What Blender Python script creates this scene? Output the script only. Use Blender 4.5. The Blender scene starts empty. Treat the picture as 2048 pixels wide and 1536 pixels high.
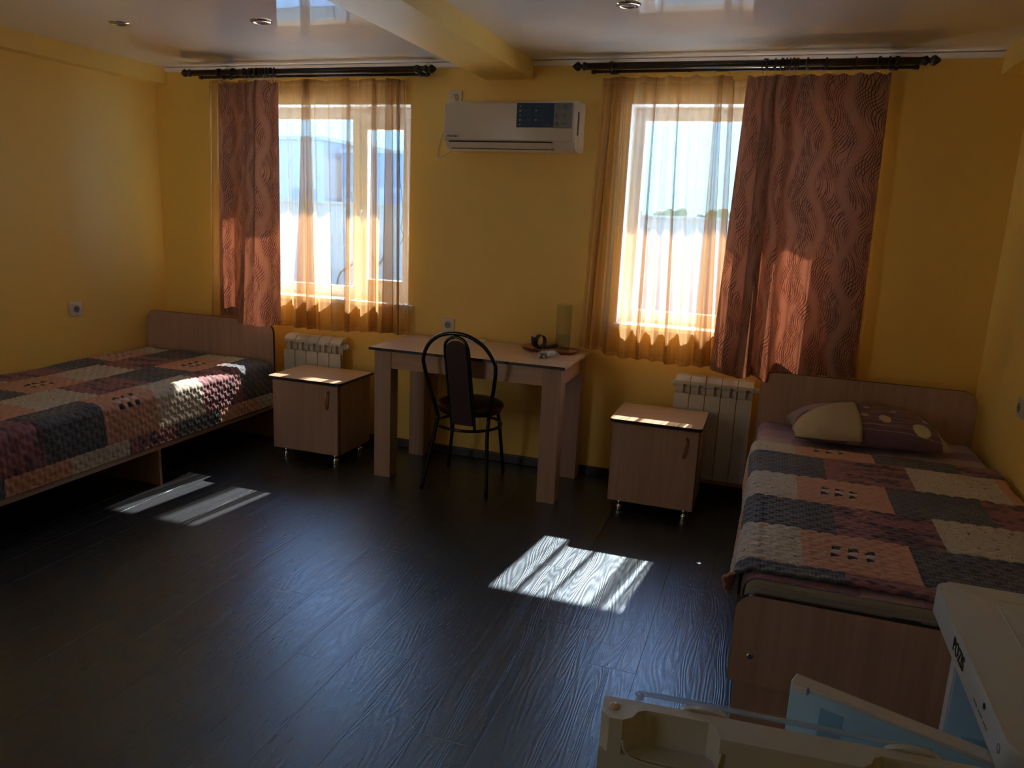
import bpy, bmesh, math, random
from mathutils import Vector, Matrix, noise
random.seed(7)
sc = bpy.context.scene
COL = sc.collection
PI = math.pi
W, H = 5.02, 2.332

# ------------------------------------------------------------------ camera
def cam_matrix(yaw, pitch, roll, loc):
    R = Matrix.Rotation(yaw, 3, 'Z') @ Matrix.Rotation(pitch, 3, 'X') @ Matrix.Rotation(roll, 3, 'Y')
    r, f, u = R.col[0], R.col[1], R.col[2]
    M = Matrix(((r[0], u[0], -f[0]), (r[1], u[1], -f[1]), (r[2], u[2], -f[2]))).to_4x4()
    M.translation = loc
    return M
cam = bpy.data.cameras.new('camera'); cam.lens = 1535.2546/2048*36; cam.sensor_width = 36
cam.clip_start = 0.02; cam.clip_end = 400
camo = bpy.data.objects.new('camera', cam); COL.objects.link(camo)
camo.matrix_world = cam_matrix(0.3183, -0.2169, -0.0450, Vector((3.9901, -4.3134, 1.498)))
sc.camera = camo

# ------------------------------------------------------------------ light
wd = bpy.data.worlds.new('world'); sc.world = wd; wd.use_nodes = True
nt = wd.node_tree; nt.nodes.clear()
wo = nt.nodes.new('ShaderNodeOutputWorld'); bg = nt.nodes.new('ShaderNodeBackground')
tc = nt.nodes.new('ShaderNodeTexCoord'); sp = nt.nodes.new('ShaderNodeSeparateXYZ')
cr = nt.nodes.new('ShaderNodeValToRGB')
nt.links.new(tc.outputs['Generated'], sp.inputs[0]); nt.links.new(sp.outputs['Z'], cr.inputs[0])
nt.links.new(cr.outputs[0], bg.inputs[0]); nt.links.new(bg.outputs[0], wo.inputs[0])
e = cr.color_ramp.elements
e[0].position = 0.0; e[0].color = (0.13, 0.40, 0.68, 1)
e[1].position = 1.0; e[1].color = (0.13, 0.40, 1.0, 1)
m_ = e.new(0.25); m_.color = (0.17, 0.50, 1.0, 1)
bg.inputs['Strength'].default_value = 1.9
sun = bpy.data.lights.new('sun', 'SUN'); sun.energy = 6.8; sun.angle = math.radians(0.6); sun.color = (1.0, 0.94, 0.88)
suno = bpy.data.objects.new('sun', sun); COL.objects.link(suno)
SUN_TAN = 0.97
suno.rotation_euler = Vector((-0.12, -1.0, -SUN_TAN)).to_track_quat('-Z', 'Y').to_euler()
for k, (xa, xb) in enumerate(((0.57, 1.87), (3.17, 4.33))):      # light portals: only guide the sampling of the sky, give no light
    pl = bpy.data.lights.new('window_portal', 'AREA'); pl.shape = 'RECTANGLE'; pl.size = xb-xa; pl.size_y = 1.2
    po = bpy.data.objects.new('window_portal', pl); COL.objects.link(po)
    po.location = ((xa+xb)/2, 0.36, 1.52); po.rotation_euler = (-PI/2, 0, 0); pl.cycles.is_portal = True
dl = bpy.data.lights.new('added_fill_light', 'AREA'); dl.shape = 'RECTANGLE'; dl.size = 0.9; dl.size_y = 2.0; dl.energy = 1.9; dl.color = (1.0, 0.95, 0.90)
do_ = bpy.data.objects.new('added_fill_light', dl); COL.objects.link(do_); do_.location = (0.8, -5.52, 1.3); do_.rotation_euler = (PI/2, 0, 0)   # added fill lamp behind the camera to brighten the room, no real source there
sc.view_settings.view_transform = 'Standard'; sc.view_settings.look = 'None'
sc.view_settings.gamma = 1; sc.view_settings.use_curve_mapping = False
sc.view_settings.exposure = 2.5
cy = sc.cycles
cy.use_denoising = True; cy.max_bounces = 14; cy.diffuse_bounces = 8; cy.glossy_bounces = 6
cy.transmission_bounces = 8; cy.transparent_max_bounces = 24; cy.sample_clamp_indirect = 6.0
cy.caustics_reflective = False; cy.caustics_refractive = False; cy.blur_glossy = 0.2
try: cy.denoiser = 'OPENIMAGEDENOISE'; cy.denoising_input_passes = 'RGB_ALBEDO_NORMAL'
except Exception: pass

# ------------------------------------------------------------------ shader helpers
class S:
    """socket with arithmetic"""
    def __init__(s, g, sock): s.g = g; s.k = sock
    def _m(s, op, *o): return s.g.math(op, s, *o)
    def __add__(s, o): return s._m('ADD', o)
    def __radd__(s, o): return s._m('ADD', o)
    def __sub__(s, o): return s._m('SUBTRACT', o)
    def __rsub__(s, o): return s.g.math('SUBTRACT', o, s)
    def __mul__(s, o): return s._m('MULTIPLY', o)
    def __rmul__(s, o): return s._m('MULTIPLY', o)
    def __truediv__(s, o): return s._m('DIVIDE', o)
    def sin(s): return s._m('SINE')
    def abs(s): return s._m('ABSOLUTE')
    def fract(s): return s._m('FRACT')
    def floor(s): return s._m('FLOOR')
    def mx(s, o): return s._m('MAXIMUM', o)
    def mn(s, o): return s._m('MINIMUM', o)
    def lt(s, o): return s._m('LESS_THAN', o)
    def gt(s, o): return s._m('GREATER_THAN', o)
    def pw(s, o): return s._m('POWER', o)
class G:
    def __init__(s, name):
        s.mat = bpy.data.materials.new(name); s.mat.use_nodes = True
        s.nt = s.mat.node_tree; s.nt.nodes.clear()
        s.out = s.nt.nodes.new('ShaderNodeOutputMaterial')
    def n(s, t): return s.nt.nodes.new(t)
    def put(s, sock, v):
        if isinstance(v, S): s.nt.links.new(v.k, sock)
        elif isinstance(v, bpy.types.NodeSocket): s.nt.links.new(v, sock)
        elif isinstance(v, (tuple, list)) and len(v) == 3 and sock.type == 'RGBA': sock.default_value = (*v, 1)
        else: sock.default_value = v
    def math(s, op, *a):
        n = s.n('ShaderNodeMath'); n.operation = op
        for i, v in enumerate(a): s.put(n.inputs[i], v)
        return S(s, n.outputs[0])
    def obj(s): return S(s, s.n('ShaderNodeTexCoord').outputs['Object'])
    def uv(s): return S(s, s.n('ShaderNodeTexCoord').outputs['UV'])
    def geo(s): return S(s, s.n('ShaderNodeNewGeometry').outputs['Position'])
    def xyz(s, v):
        n = s.n('ShaderNodeSeparateXYZ'); s.put(n.inputs[0], v); return [S(s, n.outputs[i]) for i in range(3)]
    def vec(s, x, y, z):
        n = s.n('ShaderNodeCombineXYZ')
        for i, v in enumerate((x, y, z)): s.put(n.inputs[i], v)
        return S(s, n.outputs[0])
    def mapping(s, v, scale=(1, 1, 1), rot=(0, 0, 0)):
        n = s.n('ShaderNodeMapping'); s.put(n.inputs['Vector'], v); n.inputs['Scale'].default_value = scale; n.inputs['Rotation'].default_value = rot
        return S(s, n.outputs[0])
    def noise(s, v, scale, detail=2, rough=0.5, dist=0.0):
        n = s.n('ShaderNodeTexNoise'); s.put(n.inputs['Vector'], v); n.inputs['Scale'].default_value = scale
        n.inputs['Detail'].default_value = detail; n.inputs['Roughness'].default_value = rough; n.inputs['Distortion'].default_value = dist
        return S(s, n.outputs['Fac'])
    def voro(s, v, scale, feature='F1', out='Distance'):
        n = s.n('ShaderNodeTexVoronoi'); n.feature = feature; s.put(n.inputs['Vector'], v); n.inputs['Scale'].default_value = scale
        return S(s, n.outputs[out])
    def rng(s, v, a, b, c=0.0, d=1.0, smooth=False):
        n = s.n('ShaderNodeMapRange'); s.put(n.inputs['Value'], v)
        if smooth: n.interpolation_type = 'SMOOTHSTEP'
        for k, x in zip(('From Min', 'From Max', 'To Min', 'To Max'), (a, b, c, d)): n.inputs[k].default_value = x
        return S(s, n.outputs[0])
    def mix(s, f, a, b):
        n = s.n('ShaderNodeMix'); n.data_type = 'RGBA'
        s.put(n.inputs[0], f); s.put(n.inputs[6], a); s.put(n.inputs[7], b)
        return S(s, n.outputs[2])
    def rand(s): return S(s, s.n('ShaderNodeObjectInfo').outputs['Random'])
    def bump(s, h, strength=0.3, dist=0.005):
        n = s.n('ShaderNodeBump'); s.put(n.inputs['Height'], h); n.inputs['Strength'].default_value = strength; n.inputs['Distance'].default_value = dist
        return S(s, n.outputs[0])
    def bsdf(s, col, rough=0.5, metal=0.0, normal=None, ior=1.5, spec=None, coat=0.0, trans=0.0, sheen=0.0):
        n = s.n('ShaderNodeBsdfPrincipled')
        s.put(n.inputs['Base Color'], col); s.put(n.inputs['Roughness'], rough); n.inputs['Metallic'].default_value = metal
        n.inputs['IOR'].default_value = ior
        if spec is not None: n.inputs['Specular IOR Level'].default_value = spec
        n.inputs['Coat Weight'].default_value = coat; n.inputs['Coat Roughness'].default_value = 0.05
        n.inputs['Transmission Weight'].default_value = trans
        n.inputs['Sheen Weight'].default_value = sheen
        if normal is not None: s.put(n.inputs['Normal'], normal)
        return n.outputs[0]
    def mixsh(s, f, a, b):
        n = s.n('ShaderNodeMixShader'); s.put(n.inputs[0], f); s.nt.links.new(a, n.inputs[1]); s.nt.links.new(b, n.inputs[2]); return n.outputs[0]
    def done(s, sh): s.nt.links.new(sh, s.out.inputs['Surface']); return s.mat

def plain(name, col, rough=0.5, metal=0.0, var=0.06, scale=12, bump=0.0, **k):
    g = G(name); o = g.obj(); nz = g.noise(o, scale, 4, 0.6)
    c = g.mix(nz, tuple(x*(1-var) for x in col), tuple(min(1, x*(1+var)) for x in col))
    nrm = g.bump(g.noise(o, scale*8, 3), bump, 0.002) if bump else None
    return g.done(g.bsdf(c, rough, metal, nrm, **k))

# walls: smooth painted yellow
def wall_mat(name, col):
    g = G(name); p = g.geo()
    c = g.mix(g.noise(p, 1.5, 3), tuple(x*0.95 for x in col), tuple(min(1, x*1.05) for x in col))
    return g.done(g.bsdf(c, 0.42, 0, g.bump(g.noise(p, 160, 3, 0.6), 0.12, 0.001), spec=0.35))
M = {}
M['wall'] = wall_mat('yellow_paint', (0.88, 0.625, 0.165))
g = G('stretch_ceiling'); p = g.geo()
M['ceiling'] = g.done(g.bsdf((0.84, 0.83, 0.80), 0.012, 0, g.bump(g.noise(p, 0.7, 0), 0.012, 0.01), ior=2.0))
M['white_trim'] = plain('white_trim', (0.90, 0.91, 0.94), 0.2)
M['pvc'] = plain('white_window_plastic', (0.86, 0.87, 0.88), 0.3, var=0.02)
M['reveal'] = plain('white_reveal', (0.82, 0.83, 0.85), 0.5, var=0.02)
M['skirting'] = plain('dark_skirting', (0.035, 0.03, 0.035), 0.35)
# floor planks
g = G('dark_oak_plank'); o = g.obj(); x, y, z = g.xyz(o); r = g.rand()
v = g.vec(x + r*31.0, y + r*57.0, r*9.0)
warp = g.noise(g.mapping(v, (10, 1.1, 1)), 1.0, 1.5, 0.45)
rings = ((warp*150.0).sin()*0.5+0.5)
fine = g.noise(g.mapping(v, (330, 14, 1)), 1.0, 3, 0.6)
patch = g.noise(g.mapping(v, (6, 1.5, 1)), 1.0, 3, 0.5)
grain = (rings*0.45 + fine*0.75)
tone = g.mix(grain, (0.007, 0.006, 0.006), (0.026, 0.024, 0.025))
tone = g.mix(g.rng(patch, 0.35, 0.7), tone, g.mix(grain, (0.010, 0.009, 0.010), (0.036, 0.033, 0.035)))
tone = g.mix(r*0.35, tone, (0.024, 0.019, 0.018))
rough = g.rng(grain, 0.2, 1.1, 0.37, 0.25)
pb = g.bsdf(tone, rough, 0, g.bump(grain, 0.7, 0.0009), ior=2.5); pb.node.inputs['Specular Tint'].default_value = (0.55, 0.76, 1.0, 1)  # blue of the reflected sky put into the planks' specular tint
M['plank'] = g.done(pb)
M['subfloor'] = plain('subfloor', (0.01, 0.01, 0.01), 0.8)
# laminate
def laminate(name, a, b, axis='z', rough=0.38):
    g = G(name); o = g.obj(); sc_ = {'z': (60, 60, 2.2), 'x': (2.2, 60, 60), 'y': (60, 2.2, 60)}[axis]
    f = g.noise(g.mapping(o, sc_), 1.0, 4, 0.6); f2 = g.noise(g.mapping(o, tuple(k*0.25 for k in sc_)), 1.0, 2)
    return g.done(g.bsdf(g.mix(g.rng(f*0.6+f2*0.4, 0.3, 0.7), a, b), rough, 0, g.bump(f, 0.08, 0.001), spec=0.5))
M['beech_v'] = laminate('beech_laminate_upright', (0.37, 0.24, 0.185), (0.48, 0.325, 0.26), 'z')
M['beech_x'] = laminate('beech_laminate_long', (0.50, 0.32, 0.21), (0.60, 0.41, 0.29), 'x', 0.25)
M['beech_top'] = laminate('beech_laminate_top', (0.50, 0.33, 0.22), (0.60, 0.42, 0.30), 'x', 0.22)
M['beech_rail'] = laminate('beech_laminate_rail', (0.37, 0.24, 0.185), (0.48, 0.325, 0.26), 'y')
M['edge_black'] = plain('black_edging', (0.012, 0.010, 0.012), 0.3)
M['handle'] = plain('copper_handle', (0.50, 0.27, 0.14), 0.3, 0.6)
M['chrome'] = plain('chrome', (0.75, 0.75, 0.76), 0.15, 1.0)
M['black_metal'] = plain('black_lacquered_metal', (0.008, 0.008, 0.009), 0.22)
M['rod'] = plain('dark_walnut_rod', (0.028, 0.018, 0.016), 0.35)
M['vinyl'] = plain('burgundy_vinyl', (0.045, 0.018, 0.018), 0.35, bump=0.2)
M['radiator'] = plain('cream_radiator_enamel', (0.60, 0.58, 0.52), 0.3, var=0.02)
M['socket'] = plain('white_socket_plastic', (0.62, 0.60, 0.56), 0.3, var=0.02)
M['socket_dark'] = plain('socket_hole', (0.03, 0.03, 0.03), 0.5)
M['ac'] = plain('air_conditioner_plastic', (0.60, 0.56, 0.50), 0.28, var=0.02)
M['ac_light'] = plain('air_conditioner_case', (0.70, 0.66, 0.62), 0.3, var=0.02)
M['dark_gap'] = plain('dark_gap', (0.006, 0.005, 0.005), 0.6)
M['stk_blue'] = plain('blue_sticker', (0.010, 0.050, 0.12), 0.6)
M['stk_grey'] = plain('grey_sticker', (0.20, 0.21, 0.21), 0.6)
M['stk_white'] = plain('pale_print', (0.40, 0.48, 0.46), 0.4)
M['stk_green'] = plain('green_print', (0.10, 0.24, 0.10), 0.4)
M['ink'] = plain('black_ink', (0.01, 0.01, 0.012), 0.4)
M['stk_teal'] = plain('teal_print', (0.04, 0.12, 0.17), 0.4)
M['fridge'] = plain('fridge_enamel', (0.56, 0.62, 0.66), 0.25, var=0.02)
M['liner'] = plain('pale_blue_liner', (0.45, 0.70, 0.86), 0.3, var=0.03)
M['liner_dark'] = plain('deeper_blue_liner', (0.22, 0.44, 0.62), 0.3, var=0.03)
M['mattress'] = plain('grey_mattress_ticking', (0.25, 0.25, 0.235), 0.8, bump=0.5, scale=30)
M['tag_blue'] = plain('blue_label', (0.03, 0.07, 0.22), 0.6)
M['orange_cloth'] = plain('orange_cloth', (0.7, 0.3, 0.1), 0.8)
M['tray'] = plain('terracotta_tray', (0.42, 0.17, 0.12), 0.35)
M['strap'] = plain('dark_blue_webbing', (0.012, 0.022, 0.045), 0.6, bump=0.3)
M['brass'] = plain('dull_spoon_metal', (0.30, 0.20, 0.12), 0.35, 0.6)
M['greycap'] = plain('dark_grey_plastic', (0.05, 0.045, 0.04), 0.45)
M['foil'] = plain('pale_wrapped_body', (0.42, 0.48, 0.56), 0.4)
M['spot'] = plain('spotlight_lens', (0.25, 0.22, 0.18), 0.3)
M['cord_w'] = plain('white_cord', (0.55, 0.50, 0.42), 0.4)
M['cord_d'] = plain('dark_thread', (0.10, 0.06, 0.04), 0.7)
# glass
def glass(name, tint, fac=0.06):
    g = G(name); t = g.n('ShaderNodeBsdfTransparent'); g.put(t.inputs[0], tint)
    gl = g.n('ShaderNodeBsdfGlossy'); gl.inputs['Roughness'].default_value = 0.02
    fr = g.n('ShaderNodeLayerWeight'); fr.inputs[0].default_value = 0.5
    return g.done(g.mixsh(S(g, fr.outputs['Facing']).pw(4.0)*0.7+fac*0.5, t.outputs[0], gl.outputs[0]))
M['glass'] = glass('window_glass', (0.97, 0.99, 0.99))
M['tumbler'] = glass('drinking_glass', (0.93, 0.94, 0.92), 0.02)
g = G('clear_rail'); t = g.n('ShaderNodeBsdfTransparent'); g.put(t.inputs[0], (0.85, 0.9, 0.95))
M['clear'] = g.done(g.mixsh(0.40, t.outputs[0], g.bsdf((0.75, 0.80, 0.84), 0.12)))
g = G('clear_bag'); t = g.n('ShaderNodeBsdfTransparent'); o = g.obj()
M['bag'] = g.done(g.mixsh(g.rng(g.noise(o, 60, 3), 0.4, 0.7, 0.1, 0.75), t.outputs[0], g.bsdf((0.75, 0.80, 0.86), 0.12, 0, g.bump(g.noise(o, 70, 2), 1.0, 0.004))))
# sheer curtain: open weave, more thread in the line of sight where the cloth turns away
g = G('orange_voile'); uv = g.uv(); u, v_, _ = g.xyz(uv)
lw = g.n('ShaderNodeLayerWeight'); lw.inputs[0].default_value = 0.35
face = S(g, lw.outputs['Facing'])
dens = g.math('MINIMUM', face.pw(1.5)*0.50 + 0.47 + g.noise(g.mapping(uv, (160, 3, 1)), 1, 2)*0.05, 0.97)
hem = (v_.lt(0.022) + v_.gt(9.0)).mn(1.0)
dens = dens.mx(hem*0.72)
t = g.n('ShaderNodeBsdfTransparent'); g.put(t.inputs[0], (1.0, 0.97, 0.92))
tl = g.n('ShaderNodeBsdfTranslucent'); g.put(tl.inputs[0], (0.34, 0.225, 0.110))
df = g.n('ShaderNodeBsdfDiffuse'); g.put(df.inputs[0], (0.85, 0.46, 0.15))
M['sheer'] = g.done(g.mixsh(dens, t.outputs[0], g.mixsh(0.45, tl.outputs[0], df.outputs[0])))
# brown jacquard with ropes of wavy thread
g = G('brown_jacquard'); uv = g.uv(); u, v_, _ = g.xyz(uv)
wob = g.noise(g.mapping(uv, (7, 4, 1)), 1, 2)
rope = (v_*(2*PI/0.36) + u*9.0).sin()
u1 = u + rope*0.028 + wob*0.05
u2 = u - (v_*(2*PI/0.29) + u*14.0 + 1.3).sin()*0.030 + wob*0.03
def lines(uu, period, w, seed):
    ph = (uu/period).fract()
    d = (ph-0.5).abs()
    msk = g.rng(g.noise(g.mapping(g.vec(uu, v_, seed), (38, 7, 1)), 1, 1), 0.40, 0.47, smooth=True)
    return g.rng(d, w*0.4, w, 1.0, 0.0, True)*msk
l1 = lines(u1, 0.0110, 0.19, 0.0); l2 = lines(u2, 0.0125, 0.18, 3.0)
env = g.rng((((u + (v_*(2*PI/0.42)).sin()*0.035)/0.155).fract()-0.5).abs(), 0.26, 0.46, 1.0, 0.0, True)
ln = (l1.mx(l2))*(env*0.95+0.05)
weave = g.noise(g.mapping(uv, (900, 300, 1)), 1, 2)
base = g.mix(weave, (0.230, 0.122, 0.078), (0.330, 0.185, 0.120))
colf = g.mix(ln, base, (0.030, 0.010, 0.007))
gold_glint = lines(u1+0.006, 0.0110, 0.10, 8.0)*env  # golden highlight of lit threads, painted into the cloth colour
colf = g.mix(gold_glint*0.22, colf, (0.42, 0.27, 0.12))
b1 = g.n('ShaderNodeBsdfPrincipled'); g.put(b1.inputs['Base Color'], colf); b1.inputs['Roughness'].default_value = 0.5
g.put(b1.inputs['Normal'], g.bump(ln, 0.35, 0.0015)); b1.inputs['Sheen Weight'].default_value = 0.0
tl = g.n('ShaderNodeBsdfTranslucent'); g.put(tl.inputs[0], g.mix(ln, (0.46, 0.15, 0.075), (0.12, 0.020, 0.012)))
M['jacquard'] = g.done(g.mixsh(0.16, b1.outputs[0], tl.outputs[0]))
# quilt fabrics
def cloth(name, fn, rough=0.75):
    g = G(name); uv = g.uv(); c = fn(g, uv)
    wr = g.noise(g.mapping(uv, (60, 24, 1)), 1, 3, 0.6)
    return g.done(g.bsdf(c, rough, 0, g.bump(wr, 0.6, 0.004), spec=0.3, sheen=0.15))
def f_grey(g, uv):
    u, v, _ = g.xyz(uv)
    ck = ((u*(2*PI/0.011)).sin()*0.5+0.5)*((v*(2*PI/0.011)).sin()*0.5+0.5)
    c = g.mix(ck, (0.055, 0.068, 0.095), (0.155, 0.165, 0.195))
    return g.mix(g.rng(g.noise(uv, 7, 3), 0.4, 0.7), c, g.mix(ck, (0.10, 0.105, 0.12), (0.20, 0.20, 0.21)))
def f_maroon(g, uv):
    n1 = g.noise(g.mapping(uv, (5, 14, 1)), 1, 5, 0.65)
    c = g.mix(g.noise(uv, 40, 4), (0.25, 0.105, 0.125), (0.34, 0.155, 0.165))
    return g.mix(g.rng(n1, 0.50, 0.58), c, (0.100, 0.058, 0.085))
def f_cream(g, uv):
    w = g.noise(g.mapping(uv, (20, 28, 1)), 1, 1, 0.5, 1.0)
    ln = g.rng(((w*8.0).fract()-0.5).abs(), 0.0, 0.09, 1.0, 0.0, True)
    c = g.mix(g.noise(uv, 9, 3), (0.48, 0.44, 0.37), (0.60, 0.56, 0.49))
    return g.mix(ln*0.9, c, (0.10, 0.075, 0.07))
def f_peach(g, uv):
    c = g.mix(g.noise(uv, 30, 4), (0.50, 0.255, 0.17), (0.60, 0.34, 0.24))
    return c
M['q_grey'] = cloth('quilt_grey_check', f_grey); M['q_maroon'] = cloth('quilt_maroon_brushed', f_maroon)
M['q_cream'] = cloth('quilt_cream_scribble', f_cream); M['q_peach'] = cloth('quilt_peach', f_peach)
M['q_dark'] = cloth('quilt_dark_square', lambda g, uv: (0.035, 0.035, 0.05)); M['q_pale'] = cloth('quilt_pale_square', lambda g, uv: (0.55, 0.50, 0.50))
# sheet and pillow prints
def f_sheet(g, uv):
    u, v, _ = g.xyz(uv)
    cell = g.noise(g.vec((u/0.16).floor(), (v/0.13).floor(), 0.0), 3.7, 0)
    c = g.mix(g.rng(cell, 0.35, 0.65), (0.30, 0.20, 0.34), (0.50, 0.42, 0.42))
    c = g.mix(cell.gt(0.57), c, (0.22, 0.13, 0.25))
    w = g.noise(uv, 16, 1)
    ln = g.rng(((w*7.0+u*3.0).fract()-0.5).abs(), 0.0, 0.03, 1.0, 0.0, True)
    return g.mix(ln*0.7, c, (0.65, 0.6, 0.62))
M['sheet'] = cloth('lilac_printed_sheet', f_sheet)
def f_pillow(g, uv):
    u, v, _ = g.xyz(uv)            # metres on the top of the pillow, u along its length, v front to back
    c = g.mix(v.gt(0.27), (0.150, 0.088, 0.135), (0.235, 0.130, 0.165))
    c = g.mix(u.gt(0.27)*v.gt(0.34)*u.lt(0.46), c, (0.165, 0.055, 0.070))
    c = g.mix(u.gt(0.46)*v.gt(0.24), c, (0.27, 0.155, 0.17))
    for k, (a, b) in enumerate(((0.9, 0.02), (0.8, 0.06), (1.0, 0.10), (0.85, 0.13), (0.9, 0.17), (1.05, 0.05))):
        ln = (v - b - (u*6.0+k).sin()*0.012 - u*0.03*a + (v*0.0)).abs()
        c = g.mix(g.rng(ln, 0.0, 0.0022, 0.75, 0.0), c, (0.52, 0.40, 0.44))
    for (a, b, r_, col) in ((0.315, 0.185, 0.019, (0.42, 0.36, 0.27)), (0.40, 0.16, 0.028, (0.50, 0.44, 0.30)), (0.55, 0.115, 0.040, (0.52, 0.50, 0.30)),
                            (0.34, 0.285, 0.014, (0.60, 0.52, 0.46)), (0.455, 0.27, 0.017, (0.60, 0.52, 0.46)), (0.60, 0.235, 0.018, (0.60, 0.52, 0.46)), (0.26, 0.055, 0.030, (0.30, 0.19, 0.20))):
        b -= 0.045; d = ((u-a)*(u-a)+(v-b)*(v-b)).pw(0.5)
        c = g.mix(g.rng(d, r_*0.92, r_, 1.0, 0.0), c, col)
    ring = ((u-0.405)*(u-0.405)+(v-0.40)*(v-0.40)).pw(0.5)
    c = g.mix(g.rng((ring-0.022).abs(), 0.0, 0.003, 0.8, 0.0), c, (0.55, 0.42, 0.42))
    c = g.mix(u.gt(0.63), c, (0.42, 0.34, 0.28))
    c = g.mix(u.lt(0.20)*v.gt(0.22), c, (0.36, 0.30, 0.34))
    return c
M['pillow'] = cloth('purple_spotted_pillowcase', f_pillow)
def f_flap(g, uv):
    return g.mix(g.noise(uv, 10, 3), (0.40, 0.35, 0.24), (0.50, 0.45, 0.32))
M['flap'] = cloth('cream_pillowcase_flap', f_flap)
# outdoors
M['ground'] = plain('pale_dusty_ground', (0.74, 0.75, 0.76), 0.9, scale=0.8, var=0.1)
M['fence'] = plain('pale_concrete_fence', (0.25, 0.235, 0.20), 0.85, scale=3, var=0.1)
M['hall_white'] = plain('pale_cladding', (0.24, 0.27, 0.30), 0.6, scale=1)
M['hall_blue'] = plain('blue_grey_cladding', (0.12, 0.18, 0.23), 0.6, scale=1)
M['leaf'] = plain('dusty_foliage', (0.10, 0.14, 0.07), 0.8, scale=4, var=0.4)
M['bark'] = plain('bark', (0.10, 0.07, 0.05), 0.9)
M['render_wall'] = plain('outer_render', (0.6, 0.55, 0.45), 0.9)

# ------------------------------------------------------------------ mesh helpers
def world_loc(o):
    v = Vector((0, 0, 0))
    while o is not None: v = v + Vector(o.location); o = o.parent
    return v
def link(name, me, mat, parent=None, loc=None, local=False):
    o = bpy.data.objects.new(name, me); COL.objects.link(o)
    for m in (mat if isinstance(mat, (list, tuple)) else [mat]): me.materials.append(m)
    if parent is not None:
        o.parent = parent
        if not local:
            w = world_loc(parent); me.transform(Matrix.Translation(-w))
    elif loc is not None:
        o.location = loc
        if not local: me.transform(Matrix.Translation(-Vector(loc)))
    return o
def obj(name, bm, mat, parent=None, loc=None, local=False, smooth=False, autos=None):
    bmesh.ops.recalc_face_normals(bm, faces=bm.faces)
    me = bpy.data.meshes.new(name); bm.to_mesh(me); bm.free()
    if smooth:
        for p in me.polygons: p.use_smooth = True
    if autos:
        for p in me.polygons: p.use_smooth = True
        me.set_sharp_from_angle(angle=math.radians(autos))
    return link(name, me, mat, parent, loc, local)
def thing(name, label, cat, loc=(0, 0, 0), rz=0.0, group=None):
    o = bpy.data.objects.new(name, None); COL.objects.link(o); o.empty_display_size = 0.05
    o.location = loc; o.rotation_euler = (0, 0, rz); o['label'] = label; o['category'] = cat
    if group: o['group'] = group
    return o
def tag(o, label, cat, group=None):
    o['label'] = label; o['category'] = cat
    if group: o['group'] = group
    return o
def struct(o, label=None):
    o['kind'] = 'structure'
    if label: o['label'] = label
    return o
def box(bm, x0, x1, y0, y1, z0, z1, bev=0.0, seg=2):
    r = bmesh.ops.create_cube(bm, size=1.0)
    vs = r['verts']
    bmesh.ops.scale(bm, verts=vs, vec=(x1-x0, y1-y0, z1-z0))
    bmesh.ops.translate(bm, verts=vs, vec=((x0+x1)/2, (y0+y1)/2, (z0+z1)/2))
    if bev > 0:
        es = list({e for v in vs for e in v.link_edges})
        bmesh.ops.bevel(bm, geom=es, offset=bev, segments=seg, profile=0.5, affect='EDGES')
    return bm
def B(*a, **k): return box(bmesh.new(), *a, **k)
def prism(bm, pts, axis, a, b):
    """closed polygon pts (2D) extruded along axis from a to b"""
    def mk(p, t):
        return {'x': (t, p[0], p[1]), 'y': (p[0], t, p[1]), 'z': (p[0], p[1], t)}[axis]
    v0 = [bm.verts.new(mk(p, a)) for p in pts]; v1 = [bm.verts.new(mk(p, b)) for p in pts]
    bm.faces.new(v0); bm.faces.new(v1[::-1])
    n = len(pts)
    for i in range(n): bm.faces.new((v0[i], v0[(i+1) % n], v1[(i+1) % n], v1[i]))
    return bm
def arc(cx, cy, r, a0, a1, n):
    return [(cx+r*math.cos(a0+(a1-a0)*i/n), cy+r*math.sin(a0+(a1-a0)*i/n)) for i in range(n+1)]
def tube(bm, pts, r, n=8, closed=False):
    pts = [Vector(p) for p in pts]; m = len(pts); rings = []
    rr = r if isinstance(r, (list, tuple)) else [r]*m
    up = None
    for i in range(m):
        if closed: t = (pts[(i+1) % m]-pts[i-1])
        else: t = pts[min(i+1, m-1)]-pts[max(i-1, 0)]
        t.normalize()
        if up is None:
            up = Vector((0, 0, 1)) if abs(t.z) < 0.9 else Vector((1, 0, 0))
        a = (up - t*up.dot(t)).normalized(); b = t.cross(a); up = a
        rings.append([bm.verts.new(pts[i]+(a*math.cos(2*PI*k/n)+b*math.sin(2*PI*k/n))*rr[i]) for k in range(n)])
    for i in range(m if closed else m-1):
        A, Bq = rings[i], rings[(i+1) % m]
        for k in range(n): bm.faces.new((A[k], A[(k+1) % n], Bq[(k+1) % n], Bq[k]))
    if not closed:
        bm.faces.new(rings[0]); bm.faces.new(rings[-1][::-1])
    return bm
def lathe(bm, prof, c, n=20, axis='z', cap=True):
    """prof [(r,h)]"""
    rings = []
    for (r, h) in prof:
        ring = []
        for k in range(n):
            a = 2*PI*k/n; p = (r*math.cos(a), r*math.sin(a), h)
            if axis == 'x': p = (p[2], p[0], p[1])
            if axis == 'y': p = (p[0], p[2], p[1])
            ring.append(bm.verts.new((c[0]+p[0], c[1]+p[1], c[2]+p[2])))
        rings.append(ring)
    for a, b in zip(rings, rings[1:]):
        for k in range(n): bm.faces.new((a[k], a[(k+1) % n], b[(k+1) % n], b[k]))
    if cap: bm.faces.new(rings[0]); bm.faces.new(rings[-1][::-1])
    return bm
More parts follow.
